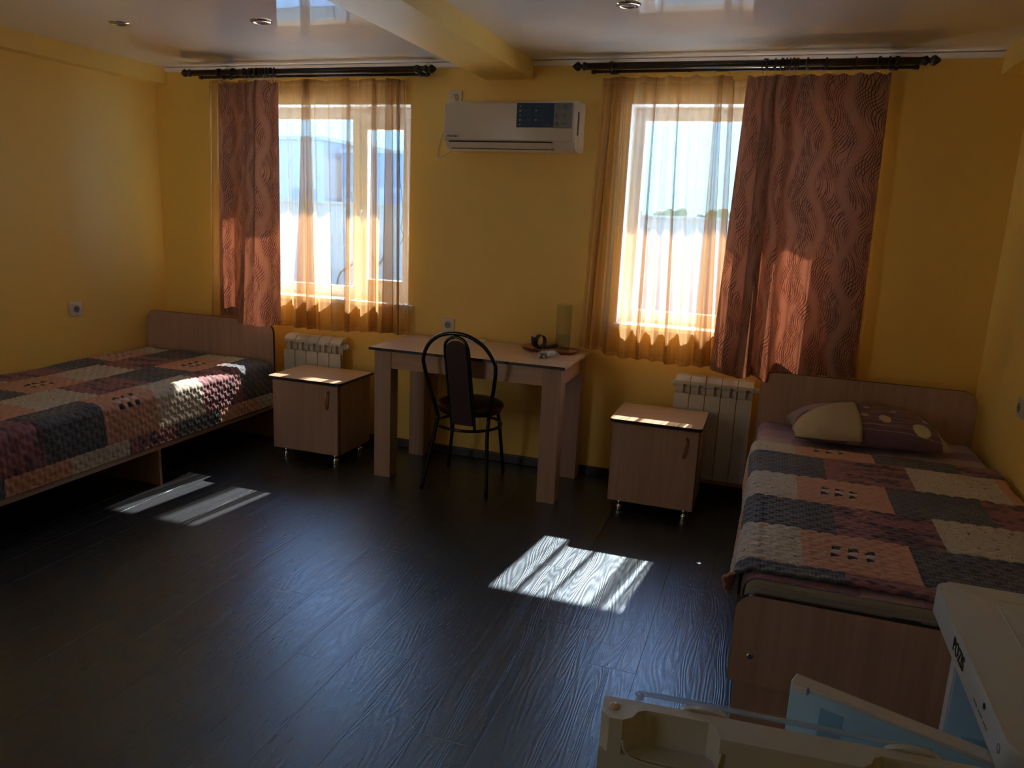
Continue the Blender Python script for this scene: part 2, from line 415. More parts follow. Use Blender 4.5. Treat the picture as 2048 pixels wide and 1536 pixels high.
def crv(P, n):
    """Catmull-Rom through P, n samples per span"""
    P = [Vector(p) for p in P]; out = []
    Q = [P[0]*2-P[1]]+P+[P[-1]*2-P[-2]]
    for i in range(1, len(Q)-2):
        for k in range(n):
            t = k/n; a, b, c, d = Q[i-1], Q[i], Q[i+1], Q[i+2]
            out.append(0.5*((2*b)+(c-a)*t+(2*a-5*b+4*c-d)*t*t+(3*b-a-3*c+d)*t**3))
    out.append(P[-1]); return out
def text_mesh(name, s, size, mat, parent, M4, ext=0.0004, bold=0.0, xs=1.0):
    cu = bpy.data.curves.new(name, 'FONT'); cu.body = s; cu.size = size; cu.extrude = ext; cu.offset = bold; cu.resolution_u = 3
    t = bpy.data.objects.new('tmp', cu); COL.objects.link(t)
    dg = bpy.context.evaluated_depsgraph_get(); me = bpy.data.meshes.new_from_object(t.evaluated_get(dg))
    bpy.data.objects.remove(t); me.transform(Matrix.Diagonal((xs, 1, 1, 1))); me.transform(M4)
    return link(name, me, mat, parent)

# ================================================================== SETTING
fl = struct(obj('floor', B(-0.4, W+0.4, -5.6, 0.0, -0.10, -0.012), M['subfloor']))
pw, plen = 0.185, 1.22
bm = B(-pw/2+0.0003, pw/2-0.0003, -plen/2+0.0003, plen/2-0.0003, -0.012, 0.0, bev=0.0004, seg=1)
me = bpy.data.meshes.new('plank'); bm.to_mesh(me); bm.free(); me.materials.append(M['plank'])
i = 0; x = pw/2
while x-pw/2 < W:
    y = -plen/2 + random.random()*plen
    while y-plen/2 > -5.55:
        y0 = min(y+plen/2, 0.0); y1 = y-plen/2
        o = bpy.data.objects.new('plank', me); COL.objects.link(o); o.parent = fl
        o.location = (x, (y0+y1)/2, 0); o.scale = (1, (y0-y1)/plen, 1)
        y -= plen
    x += pw
# ceiling, walls
struct(obj('ceiling', B(-0.2, W+0.2, -5.6, 0.0, H, H+0.15), M['ceiling']))
ws = [(0.57, 1.87), (3.17, 4.33)]; wz0, wz1 = 0.915, 2.110
bm = bmesh.new()
xs = [-0.3, 0.57, 1.87, 3.17, 4.33, W+0.3]
for a, b in ((xs[0], xs[1]), (xs[2], xs[3]), (xs[4], xs[5])): box(bm, a, b, 0, 0.34, -0.1, H+0.3)
for a, b in ws: box(bm, a, b, 0, 0.34, -0.1, wz0); box(bm, a, b, 0, 0.34, wz1, H+0.3)
struct(obj('wall_back', bm, M['wall']))
struct(obj('wall_left', B(-0.2, 0, -5.6, 0, -0.1, H+0.1), M['wall']))
struct(obj('wall_right', B(W, W+0.2, -5.6, 0, -0.1, H+0.1), M['wall']))
struct(obj('wall_front', B(-0.2, W+0.2, -5.75, -5.55, -0.1, H+0.1), M['wall']))
struct(obj('trim_1', B(0, 0.0975, -5.55, 0, 2.2315, H), M['wall']), 'yellow boxed duct along the top of the left wall')
struct(obj('trim_2', B(2.333, 2.6125, -5.55, 0, 2.235, H), M['wall']), 'yellow ceiling beam above the air conditioner')
struct(obj('trim_3', B(4.89, W, -5.55, 0, 2.2315, H), M['wall']), 'yellow boxed duct along the top of the right wall')
for n_, a, b in ((4, 0.0975, 2.333), (5, 2.6125, 4.89)):
    struct(obj('trim_%d' % n_, prism(bmesh.new(), [(0, 2.305), (-0.006, 2.305), (-0.024, 2.329), (0, 2.329)], 'x', a, b), M['white_trim']), 'white ceiling edge strip above the curtain rods')
def skirt(name, *a): struct(obj(name, B(*a, bev=0.004), M['skirting']))
skirt('baseboard_back', 0.0, W, -0.018, 0, 0, 0.055)
skirt('baseboard_left', 0.0, 0.018, -5.5, 0, 0, 0.055)
skirt('baseboard_right', W-0.018, W, -5.5, 0, 0, 0.055)
# roof overhang outside, above the windows
struct(obj('trim_6', B(-3, 8, 0.34, 1.02, 2.50, 2.62), M['render_wall']), 'roof overhang outside')

def window(idx, x0, x1, sash_left):
    d0, d1 = 0.15, 0.21
    z0, z1 = wz0, wz1
    w = struct(thing('window_%d' % idx, 'x', 'x', (0, 0, 0)))
    del w['category']; w['label'] = 'white plastic window behind the %s curtains' % ('left' if idx == 1 else 'right')
    # reveal lining
    for nm, a in (('reveal', (x0, x0+0.006, 0.0, d0, z0, z1)), ('reveal', (x1-0.006, x1, 0.0, d0, z0, z1)), ('reveal', (x0, x1, 0.0, d0, z1-0.006, z1))):
        obj(nm, B(*a), M['reveal'], w)
    fr = bmesh.new(); f = 0.062
    box(fr, x0, x0+f, d0, d1, z0, z1, 0.004); box(fr, x1-f, x1, d0, d1, z0, z1, 0.004)
    box(fr, x0+f, x1-f, d0, d1, z1-f-0.012, z1, 0.004); box(fr, x0+f, x1-f, d0, d1, z0, z0+f+0.012, 0.004)
    mx = (x1-0.45-0.055) if not sash_left else (x0+0.45+0.055)
    mx = 1.387+0.03 if idx == 1 else x1-0.47
    box(fr, mx-0.028, mx+0.028, d0, d1, z0+f, z1-f, 0.004)
    obj('window_frame', fr, M['pvc'], w)
    a, b = mx+0.02, x1-f+0.01
    s = bmesh.new(); e0, e1 = d0-0.018, d1-0.012; t = 0.066
    za, zb = z0+f, z1-f
    box(s, a, a+t, e0, e1, za, zb, 0.006); box(s, b-t, b, e0, e1, za, zb, 0.006)
    box(s, a+t, b-t, e0, e1, zb-t-0.008, zb, 0.006); box(s, a+t, b-t, e0, e1, za, za+t+0.006, 0.006)
    so = obj('sash', s, M['pvc'], w)
    hb = B(a+0.018, a+0.042, e0-0.012, e0, 1.46, 1.52, bev=0.004); box(hb, a+0.02, a+0.04, e0-0.04, e0-0.012, 1.47, 1.49, 0.004); box(hb, a+0.022, a+0.038, e0-0.045, e0-0.03, 1.37, 1.49, 0.005)
    obj('handle', hb, M['pvc'], so)
    obj('pane', B(a+t-0.01, b-t+0.01, d0+0.018, d0+0.026, za+t-0.01, zb-t+0.01), M['glass'], so)
    obj('pane', B(x0+f-0.01, mx-0.02, d0+0.028, d0+0.036, za-0.01, zb+0.01), M['glass'], w)
    obj('sill', B(x0-0.03, x1+0.035, -0.03, d0+0.01, z0-0.018, z0+0.008, bev=0.004), M['pvc'], w)
    obj('outer_sill', B(x0, x1, d1, 0.38, z0-0.04, z0-0.01), M['pvc'], w)
window(1, 0.57, 1.87, False); window(2, 3.17, 4.33, False)

# ================================================================== OUTDOORS
struct(obj('ground', B(-90, 80, 0.34, 130, -0.25, -0.15), M['ground']))
fn = thing('fence', 'pale concrete panel fence seen through both windows', 'fence', (0, 8, -0.15))
for k in range(8):
    xa = -8.2+k*2.0
    bm = B(xa+0.06, xa+1.94, 7.97, 8.03, -0.15, 1.56, bev=0.01); 
    for q in range(1, 3): box(bm, xa+0.06, xa+1.94, 7.955, 7.975, q*0.55-0.17, q*0.55-0.15)
    box(bm, xa+0.06, xa+1.94, 7.93, 8.07, 1.545, 1.585, 0.008)
    obj('fence_panel', bm, M['fence'], fn)
for k in range(9): obj('fence_post', B(-8.2+k*2.0-0.07, -8.2+k*2.0+0.07, 7.92, 8.08, -0.15, 1.62, bev=0.01), M['fence'], fn)
bh = crv([(-2.50, 7.89, 0.70), (-2.58, 7.89, 0.56), (-2.68, 7.89, 0.52), (-2.80, 7.89, 0.78), (-2.95, 7.89, 0.62), (-3.20, 7.89, 0.46), (-3.4, 7.89, 0.30), (-3.5, 7.9, -0.12)], 6)
tag(obj('hose', tube(bmesh.new(), bh, 0.016, 6), M['ink'], loc=(-3, 7.9, 0)), 'dark hose lying against the concrete fence outside the left window', 'hose')
def hall(name, label, x0, x1, y0, y1, h, m1, m2, nwin):
    t = thing(name, label, 'building', ((x0+x1)/2, y0, -0.15))
    obj('wall', B(x0, x1, y0, y1, -0.15, h), M[m1], t)
    obj('parapet', B(x0-0.1, x1+0.1, y0-0.1, y1, h, h+0.18), M['hall_white'], t)
    obj('cladding', B(x0, x1, y0-0.06, y0, h*0.62, h-0.02), M[m2], t)
    for k in range(nwin):
        xx = x0+(k+0.5)*(x1-x0)/nwin
        obj('window', B(xx-0.7, xx+0.7, y0-0.03, y0, 1.3, 2.3), M['hall_blue'], t)
hall('warehouse', 'tall pale warehouse seen in the left pane of the left window', -27, -17.6, 30, 42, 4.65, 'hall_white', 'hall_white', 4)
hall('warehouse', 'low blue-grey warehouse seen through the middle and right of the left window', -17.2, -6.5, 31, 40, 4.15, 'hall_white', 'hall_blue', 5)
def tree(x, y, h, r, seed, label):
    t = thing('tree', label, 'tree', (x, y, -0.15), group='trees on the horizon')
    bm = bmesh.new(); rd = random.Random(seed)
    for k in range(7):
        b2 = bmesh.ops.create_icosphere(bm, subdivisions=2, radius=r*rd.uniform(0.45, 0.75))
        off = Vector((rd.uniform(-1, 1)*r*0.85, rd.uniform(-1, 1)*r*0.5, h-r*rd.uniform(0.6, 1.3)))
        for v in b2['verts']:
            v.co = v.co*(1+0.25*noise.noise(v.co*2+Vector((seed, k, 0)))) + off + Vector((x, y, 0))
    obj('crown', bm, M['leaf'], t); obj('trunk', tube(bmesh.new(), [(x, y, -0.2), (x, y, h-r)], [0.14, 0.08], 6), M['bark'], t)
for k in range(9):
    tree(-9.5+k*3.9, 68+random.uniform(0, 5), random.uniform(2.7, 3.3), random.uniform(1.15, 1.3), k, 'small dusty green tree on the horizon beyond the fence')

# ================================================================== CURTAIN RODS
def rod(label, x0, x1, bx, sx0, sx1):
    z, y = 2.277, -0.12
    t = thing('curtain_rod', label, 'curtain rod', ((x0+x1)/2, 0, z))
    obj('front_rod', tube(bmesh.new(), [(x0+0.07, y, z), (x1-0.07, y, z)], 0.0175, 14), M['rod'], t, smooth=True)
    prof = [(0.004, 0), (0.012, 0.008), (0.022, 0.022), (0.024, 0.030), (0.018, 0.040), (0.010, 0.048), (0.013, 0.052), (0.021, 0.058), (0.022, 0.066), (0.0185, 0.072), (0.0175, 0.085)]
    obj('finial', lathe(bmesh.new(), prof, (x0, y, z), 14, 'x'), M['rod'], t, smooth=True)
    obj('finial', lathe(bmesh.new(), [(r, -h) for r, h in prof], (x1, y, z), 14, 'x'), M['rod'], t, smooth=True)
    obj('rear_rod', tube(bmesh.new(), [(sx0, -0.07, z-0.018), (sx1, -0.07, z-0.018)], 0.0085, 10), M['rod'], t, smooth=True)
    for xx in (sx0, sx1): obj('end_cap', lathe(bmesh.new(), [(0.011, -0.012), (0.013, 0), (0.011, 0.012)], (xx, -0.07, z-0.018), 12, 'x'), M['rod'], t, smooth=True)
    for b in bx:
        bm = lathe(bmesh.new(), [(0.030, 0), (0.030, -0.008), (0.016, -0.02), (0.009, -0.05)], (b, 0, z+0.008), 14, 'y')
        tube(bm, [(b, -0.04, z+0.008), (b, -0.075, z+0.006), (b, -0.12, z)], 0.009, 8)
        lathe(bm, [(0.0215, -0.010), (0.0235, 0), (0.0215, 0.010)], (b, y, z), 14, 'x')
        lathe(bm, [(0.013, -0.014), (0.015, 0), (0.013, 0.014)], (b, -0.07, z-0.018), 12, 'x')
        obj('bracket', bm, M['rod'], t, smooth=True)
rod('dark wooden double curtain rod above the left window', 0.322, 2.078, (0.603, 1.96), 0.432, 2.0)
rod('dark wooden double curtain rod above the right window', 2.868, 4.614, (3.075, 4.43), 2.972, 4.522)

# rings
bm = bmesh.new()
tube(bm, [(0.003*math.sin(a), 0.0, 0) if False else (0.0, 0.0265*math.cos(a), 0.0265*math.sin(a)) for a in [2*PI*k/18 for k in range(18)]], 0.0042, 6, True)
ring_me = bpy.data.meshes.new('ring'); bm.to_mesh(ring_me); bm.free(); ring_me.materials.append(M['rod'])
bm = bmesh.new()
tube(bm, [(0, 0, -0.024), (0, -0.004, -0.030), (0, 0, -0.036), (0, 0.004, -0.030), (0, 0, -0.025)], 0.0012, 5)
tube(bm, [(0, 0, -0.036), (0, 0.003, -0.045), (0, 0, -0.052)], 0.0016, 5)
clip_me = bpy.data.meshes.new('clip'); bm.to_mesh(clip_me); bm.free(); clip_me.materials.append(M['cord_w'])
for m in (ring_me, clip_me):
    for p in m.polygons: p.use_smooth = True
ORD = ['first', 'second', 'third', 'fourth', 'fifth', 'sixth', 'seventh', 'eighth', 'ninth', 'tenth', 'eleventh', 'twelfth', 'thirteenth']
def rings(xs_, label, group):
    for k, x in enumerate(xs_):
        r = bpy.data.objects.new('curtain_ring', ring_me); COL.objects.link(r)
        r.location = (x, -0.12, 2.271); r.rotation_euler = (0, 0, random.uniform(-0.5, 0.5)); tag(r, '%s from the left of the dark curtain rings over the %s window' % (ORD[k], 'left' if 'left' in label else 'right'), 'curtain ring', group)
        c = bpy.data.objects.new('clip', clip_me); COL.objects.link(c); c.parent = r
R1 = [0.612+0.0035*(p-440) for p in (440, 470, 491, 504, 509, 514, 519, 525, 531, 537, 543, 548)]
R1 = [0.612, 0.715, 0.795, 0.832, 0.852, 0.872, 0.893, 0.914, 0.936, 0.958, 0.985, 1.01]
R2 = [3.843+0.00222*(p-1532) for p in (1530, 1536, 1552, 1568, 1576, 1583, 1590, 1598, 1620, 1658, 1716, 1764, 1782)]
rings(R1, 'small dark curtain ring on the rod over the left window', 'curtain rings on the left rod')
rings(R2, 'small dark curtain ring on the rod over the right window', 'curtain rings on the right rod')

# ================================================================== CURTAINS
def sheet_mesh(name, prof_top, prof_bot, ztop, zbot, nz, mat, parent=None, ruffle=0.0, flare=1.3, hemw=0.0, loc=(0, 0, 0), bulge=None):
    """prof_*: lists of (x,y) of equal length; ztop/zbot: functions of index fraction"""
    n = len(prof_top); verts = []; faces = []; uvs = []
    s = [0.0]
    for i in range(1, n):
        a, b = Vector(prof_bot[i-1]), Vector(prof_bot[i]); s.append(s[-1]+(b-a).length)
    for j in range(nz+1):
        t = j/nz; tt = t**flare
        for i in range(n):
            f = i/(n-1); za, zb = ztop(f, prof_top[i]), zbot(f, prof_bot[i])
            x = prof_top[i][0]*(1-t)+prof_bot[i][0]*t
            y = prof_top[i][1]*(1-tt)+prof_bot[i][1]*tt
            if ruffle: y += ruffle*math.sin(s[i]*2*PI/0.021+3*math.sin(s[i]*17))*math.exp(-t*14)
            if bulge: dx, dy = bulge(f, t); x += dx; y += dy
            z = za*(1-t)+zb*t
            verts.append((x, y, z)); uvs.append((s[i], (z-zb) if t > 0.02 else (z-zb)+10*(ruffle > 0)))
    for j in range(nz):
        for i in range(n-1):
            a = j*n+i; faces.append((a, a+1, a+n+1, a+n))
    me = bpy.data.meshes.new(name); me.from_pydata(verts, [], faces); me.update()
    ul = me.uv_layers.new(name='UVMap')
    for l in me.loops: ul.data[l.index].uv = uvs[l.vertex_index]
    for p in me.polygons: p.use_smooth = True
    return link(name, me, mat, parent, loc)

def sheer_prof(x0, x1, strips, y0, amp, wl, seed, step=0.006, dy=0.014):
    rd = random.Random(seed); pts = []
    x = x0; ph = rd.random()*6
    def wave(x): return y0+amp*math.sin(ph+x*2*PI/wl+1.4*math.sin(x*9+seed))+amp*0.35*math.sin(x*2*PI/(wl*0.43)+seed)
    segs = []
    for a, b in strips: segs.append(('w', x, b)); segs.append(('back', b, a)); segs.append(('w2', a, b)); x = b
    segs.append(('w', x, x1))
    for kind, a, b in segs:
        m = SEG_N[(kind, len(segs))] if False else max(4, int(abs(b-a)/step))
        segs_n.append(m)
        for k in range(m):
            f = k/m; xx = a+(b-a)*f
            off = 0.0
            if kind == 'back': off = dy*math.sin(PI*f)*0.4 + dy*f
            if kind == 'w2': off = dy*(1+f)
            pts.append((xx, wave(xx)+off, kind))
    pts.append((x1, wave(x1)+ (dy*2 if strips and strips[-1][1] == x1 else 0), 'e'))
    return pts
segs_n = []
def sheer_pair(x0t, x1t, x0b, x1b, strips, seed, ampt=0.008, ampb=0.026, wl=0.105, yt=-0.07, yb=-0.085):
    """strips: (a_top,b_top,a_bot,b_bot)"""
    top, bot = [], []
    segs = []; xt, xb = x0t, x0b; L = 0
    for (at, bt, ab, bb) in strips:
        segs += [(xt, bt, xb, bb, 0, 0), (bt, at, bb, ab, 0, 1), (at, bt, ab, bb, 1, 2)]; L += 2; xt, xb = bt, bb
    segs.append((xt, x1t, xb, x1b, 0, 0))
    lev = 0
    for (a, b, c, d, l0, l1) in segs:
        m = max(5, int(max(abs(b-a), abs(d-c))/0.006))
        for k in range(m+(1 if (a, b, c, d, l0, l1) == segs[-1] else 0)):
            f = k/m; X, XB = a+(b-a)*f, c+(d-c)*f
            off = 0.011*(l0+(l1-l0)*f)
            if l1 == 0: off = 0.0
            wv = lambda x, A, w: A*math.sin(seed+x*2*PI/w+1.3*math.sin(x*8+seed))+A*0.3*math.sin(x*2*PI/(w*0.41)+seed*2)
            top.append((X, yt+off+wv(XB, ampt, wl))); bot.append((XB, yb+off+wv(XB, ampb, wl)))
    return top, bot
t_, b_ = sheer_pair(0.487, 1.860, 0.445, 1.907, [(0.70, 0.78, 0.68, 0.77), (1.166, 1.215, 1.105, 1.250), (1.465, 1.500, 1.447, 1.510), (1.640, 1.668, 1.630, 1.690), (1.734, 1.773, 1.736, 1.790), (1.800, 1.828, 1.830, 1.860)], 2.0)
s1 = thing('sheer_curtain', 'sheer orange voile curtain over the left window', 'curtain', (1.17, -0.07, 0.72))
sheet_mesh('voile', t_, b_, lambda f, p: 2.236+0.006*math.sin(f*50), lambda f, p: 0.722+0.008*math.sin(f*9)+0.02*f, 60, M['sheer'], s1, ruffle=0.005)
t_, b_ = sheer_pair(3.022, 4.420, 2.985, 4.462, [(3.060, 3.085, 3.02, 3.05), (3.125, 3.150, 3.12, 3.150), (3.300, 3.312, 3.310, 3.335), (3.420, 3.430, 3.47, 3.49), (3.610, 3.640, 3.625, 3.720), (3.675, 3.700, 3.73, 3.78), (3.95, 4.0, 3.94, 4.0)], 4.3, wl=0.092, ampb=0.030)
s2 = thing('sheer_curtain', 'sheer orange voile curtain over the right window', 'curtain', (3.7, -0.07, 0.72))
def zt2(f, p):
    return 2.238-0.012*abs(math.sin(p[0]*2*PI/0.26))**0.7 - (0.02 if 3.69 < p[0] < 3.80 else 0)
sheet_mesh('voile', t_, b_, zt2, lambda f, p: 0.735+0.045*max(0, 1-f*3.5)**1.5+0.006*math.sin(f*30), 60, M['sheer'], s2, ruffle=0.005)
# hooks of the sheers: tiny white hooks on the rear rods
def hooks(par, xs_):
    for x in xs_: obj('hook', tube(bmesh.new(), [(x, -0.07, 2.262), (x, -0.075, 2.25), (x, -0.07, 2.236)], 0.0014, 4), M['cord_w'], par)
hooks(s1, [0.52, 0.60, 0.68, 0.75, 0.98, 1.06, 1.13, 1.20, 1.35, 1.47, 1.55, 1.66, 1.75, 1.83])
hooks(s2, [3.04, 3.12, 3.18, 3.30, 3.40, 3.46, 3.60, 3.67, 3.71, 3.9, 4.1, 4.3, 4.4])
# heavy curtains
def prof_from(P, n): 
    return [(p.x, p.y) for p in crv([Vector((a, b, 0)) for a, b in P], n)]
d1 = thing('drape', 'brown patterned drape drawn to the left of the left window', 'curtain', (0.83, -0.12, 0.75))
top1 = prof_from([(0.590, -0.112), (0.64, -0.125), (0.70, -0.112), (0.76, -0.128), (0.81, -0.118), (0.845, -0.105), (0.815, -0.118), (0.80, -0.132), (0.83, -0.145), (0.87, -0.150), (0.905, -0.132), (0.88, -0.118), (0.87, -0.140), (0.93, -0.155), (0.985, -0.145), (1.005, -0.125), (1.042, -0.130)], 8)
bot1 = prof_from([(0.548, -0.118), (0.60, -0.140), (0.66, -0.126), (0.72, -0.150), (0.79, -0.150), (0.86, -0.130), (0.90, -0.120), (0.84, -0.180), (0.790, -0.245), (0.830, -0.290), (0.89, -0.300), (0.93, -0.285), (0.95, -0.295), (0.985, -0.290), (1.02, -0.265), (1.045, -0.225), (1.062, -0.180)], 8)
def zt1(f, p): return 2.216-0.010*(math.sin(p[0]*2*PI/0.12)**2)+(0.012 if p[0] > 0.86 and p[0] < 0.99 else 0)
sheet_mesh('drape_cloth', top1, bot1, zt1, lambda f, p: 0.768 if p[1] > -0.21 and p[0] < 0.93 else 0.748+0.004*math.sin(f*14), 60, M['jacquard'], d1, flare=1.2)
d2 = thing('drape', 'wide brown patterned drape drawn over the right half of the right window', 'curtain', (4.09, -0.12, 0.74))
top2 = prof_from([(3.765, -0.122), (3.80, -0.135), (3.835, -0.120), (3.870, -0.108), (3.850, -0.128), (3.880, -0.148), (3.905, -0.130), (3.890, -0.112), (3.915, -0.145), (3.955, -0.148), (3.985, -0.120), (4.010, -0.112), (4.055, -0.130), (4.11, -0.140), (4.17, -0.124), (4.23, -0.118), (4.29, -0.130), (4.36, -0.122), (4.415, -0.118)], 8)
bot2 = prof_from([(3.728, -0.165), (3.79, -0.205), (3.84, -0.190), (3.885, -0.150), (3.860, -0.190), (3.895, -0.235), (3.935, -0.215), (3.925, -0.160), (3.955, -0.190), (4.010, -0.240), (4.030, -0.190), (4.060, -0.150), (4.120, -0.175), (4.18, -0.205), (4.24, -0.180), (4.30, -0.150), (4.35, -0.165), (4.40, -0.160), (4.440, -0.130)], 8)
def zb2(f, p): return 0.748-0.026*math.exp(-((p[0]-3.87)/0.06)**2)+0.018*min(1, max(0, (p[0]-4.05)/0.1))-0.036*math.exp(-((p[0]-4.03)/0.07)**2)-0.012*math.exp(-((p[0]-3.78)/0.1)**2)
sheet_mesh('drape_cloth', top2, bot2, lambda f, p: 2.222-0.012*(math.sin(p[0]*2*PI/0.145)**2)+0.010*max(0, (p[0]-4.0)/0.4), zb2, 60, M['jacquard'], d2, flare=1.15)
# loose thread on the left sheer
pt = crv([(1.838, -0.098, 2.05), (1.842, -0.10, 1.757), (1.872, -0.10, 1.498), (1.860, -0.10, 1.394), (1.878, -0.10, 1.351), (1.855, -0.10, 1.29)], 6)
tag(obj('thread', tube(bmesh.new(), pt, 0.0013, 4), M['cord_d'], loc=(1.85, -0.1, 1.3)), 'loose dark thread hanging at the right edge of the left sheer curtain', 'thread')

# ================================================================== AIR CONDITIONER
ac = thing('air_conditioner', 'white wall-mounted split air conditioner with a blue sticker, between the windows', 'air conditioner', (2.54, -0.1, 1.84))
prof = [(0, 2.101), (-0.150, 2.101), (-0.178, 2.094), (-0.196, 2.078), (-0.198, 2.05), (-0.198, 1.885), (-0.186, 1.862), (-0.165, 1.845), (-0.10, 1.838), (-0.03, 1.845), (0, 1.858)]
bm = prism(bmesh.new(), prof, 'x', 2.178, 2.922); obj('case', bm, M['ac_light'], ac, autos=40)
bm = B(2.172, 2.905, -0.2065, -0.190, 1.888, 2.084, bev=0.006, seg=3); obj('front_panel', bm, M['ac'], ac, autos=40)
bm = B(2.200, 2.800, -0.2005, -0.19, 1.8795, 1.8865); obj('air_gap', bm, M['dark_gap'], ac)
bm = prism(bmesh.new(), [(-0.2015, 1.8790), (-0.196, 1.8790), (-0.172, 1.851), (-0.1765, 1.8475)], 'x', 2.205, 2.795); obj('louvre', bm, M['ac_light'], ac)
bm = prism(bmesh.new(), [(-0.1790, 1.8490), (-0.168, 1.851), (-0.166, 1.8462), (-0.1765, 1.8455)], 'x', 2.205, 2.80); obj('air_gap', bm, M['dark_gap'], ac)
obj('side_slot', B(2.918, 2.9235, -0.16, -0.135, 1.925, 2.045), M['handle'] if False else M['greycap'], ac)
obj('label', B(2.595, 2.803, -0.2080, -0.206, 1.958, 2.082, bev=0.0005), M['stk_blue'], ac)['label'] = 'dark blue feature sticker'
obj('label', B(2.803, 2.903, -0.2082, -0.206, 1.955, 2.083, bev=0.0005), M['stk_grey'], ac)['label'] = 'grey sticker with three pictograms'
bm = bmesh.new(); bg_ = bmesh.new()
yy = -0.2086
for r_ in range(5):
    z = 2.066-r_*0.0235
    box(bm, 2.610, 2.620, yy, -0.2078, z-0.003, z+0.004) if r_ in (1, 3) else box(bm, 2.612, 2.618, yy, -0.2078, z-0.002, z+0.003)
    box(bg_, 2.625, 2.625+(0.045, 0.05, 0.035, 0.04, 0.05)[r_], yy, -0.2078, z-0.001, z+0.001)
    if r_ < 4:
        box(bm if r_ in (1, 3) else bg_, 2.700, 2.708, yy, -0.2078, z-0.002, z+0.004)
        box(bg_, 2.713, 2.713+(0.05, 0.04, 0.03, 0.045)[r_], yy, -0.2078, z-0.001, z+0.001)
obj('icon_print', bm, M['stk_white'], ac)['kind'] = 'stuff'; obj('print', bg_, M['stk_teal'], ac)['kind'] = 'stuff'
obj('print', B(2.745, 2.783, yy, -0.2078, 1.970, 1.973), M['stk_green'], ac)
bm = bmesh.new()
zc = 2.066                                # drop-shaped pin
for a in range(16):
    a0, a1 = 2*PI*a/16, 2*PI*(a+1)/16
    def pn(t, k): return (2.826+k*math.cos(t), zc+k*math.sin(t)*(1.0 if math.sin(t) > 0 else 1.5))
    q = [pn(a0, 0.009), pn(a1, 0.009), pn(a1, 0.0055), pn(a0, 0.0055)]
    prism(bm, q, 'y', -0.2092, -0.208)
obj('pictogram', bm, M['stk_teal'], ac)
bm = bmesh.new()                           # crescent
for a in range(14):
    a0, a1 = math.radians(110+a*15), math.radians(110+(a+1)*15)
    def cp(t, k, ox): return (2.824+ox+k*math.cos(t), 2.019+k*math.sin(t))
    prism(bm, [cp(a0, 0.010, 0), cp(a1, 0.010, 0), cp(a1, 0.0085, 0.003), cp(a0, 0.0085, 0.003)], 'y', -0.2092, -0.208)
obj('pictogram', bm, M['ink'], ac); bm = bmesh.new()
for a in range(16):                        # circle pictogram, left half heavy
    a0, a1 = 2*PI*a/16, 2*PI*(a+1)/16
    k1 = 0.003 if math.cos((a0+a1)/2) < 0 else 0.0065
    def cp(t, k): return (2.824+k*math.cos(t), 1.977+k*math.sin(t))
    prism(bm, [cp(a0, 0.009), cp(a1, 0.009), cp(a1, k1), cp(a0, k1)], 'y', -0.2092, -0.208)
obj('pictogram', bm, M['ink'], ac); bm = bmesh.new()
for z, ws_ in ((2.072, 0.024), (2.064, 0.020), (2.056, 0.034), (2.024, 0.022), (2.015, 0.015), (1.978, 0.020)):
    box(bm, 2.852, 2.852+ws_, -0.2088, -0.208, z-0.0013, z+0.0013)
o = obj('print', bm, M['ink'], ac); o['kind'] = 'stuff'
text_mesh('lettering', 'monlan', 0.020, M['ink'], ac, Matrix.Translation((2.193, -0.2066, 1.905)) @ Matrix.Rotation(PI/2, 4, 'X'), 0.0004, 0.0004, 1.1)
cd = crv([(2.176, -0.03, 2.02), (2.150, -0.012, 1.985), (2.085, -0.010, 1.948), (2.050, -0.010, 1.849), (2.060, -0.010, 1.807), (2.142, -0.012, 1.851), (2.19, -0.03, 1.88)], 8)
tag(obj('cable', tube(bmesh.new(), cd, 0.0022, 6), M['cord_w'], loc=(2.1, 0, 1.85)), 'thin cable looped on the wall at the left end of the air conditioner', 'cable')

# ================================================================== SOCKETS
def socket(label, c, n, plug=False):
    t = thing('wall_socket', label, 'socket', c, {'y': 0, 'x': -PI/2 if n > 0 else PI/2}[axis_of[0]] if False else n)
    bm = B(-0.041, 0.041, -0.010, 0.0, -0.041, 0.041, bev=0.003)
    obj('plate', bm, M['socket'], t, local=True)
    bm = lathe(bmesh.new(), [(0.027, -0.0125), (0.029, -0.0115), (0.029, -0.009)], (0, 0, 0), 20, 'y'); obj('insert', bm, M['socket'], t, local=True)
    bm = lathe(bmesh.new(), [(0.021, -0.0130), (0.021, -0.012)], (0, 0, 0), 20, 'y'); o = obj('recess', bm, M['stk_grey'], t, local=True)
    bm = bmesh.new()
    for s in (-1, 1): obj('socket_hole', lathe(bmesh.new(), [(0.0035, -0.0136), (0.0035, -0.0128)], (s*0.0095, 0, 0), 10, 'y'), M['socket_dark'], o, local=True)
    bm.free()
    if plug: obj('plug', lathe(bmesh.new(), [(0.019, -0.012), (0.020, -0.02), (0.018, -0.045), (0.012, -0.05)], (0, 0, 0), 18, 'y'), M['socket'], t, local=True, smooth=True)
socket('white power socket just above the back edge of the desk', (2.142, 0, 0.822), 0.0)
socket('white power socket with a plug in it, above the left end of the air conditioner', (2.151, 0, 2.138), 0.0, True)
socket('white power socket on the left wall over the left bed', (0, -0.752, 0.822), -PI/2 if False else PI/2)
socket('white power socket on the right wall beside the right headboard', (W, -0.73, 0.814), -PI/2)

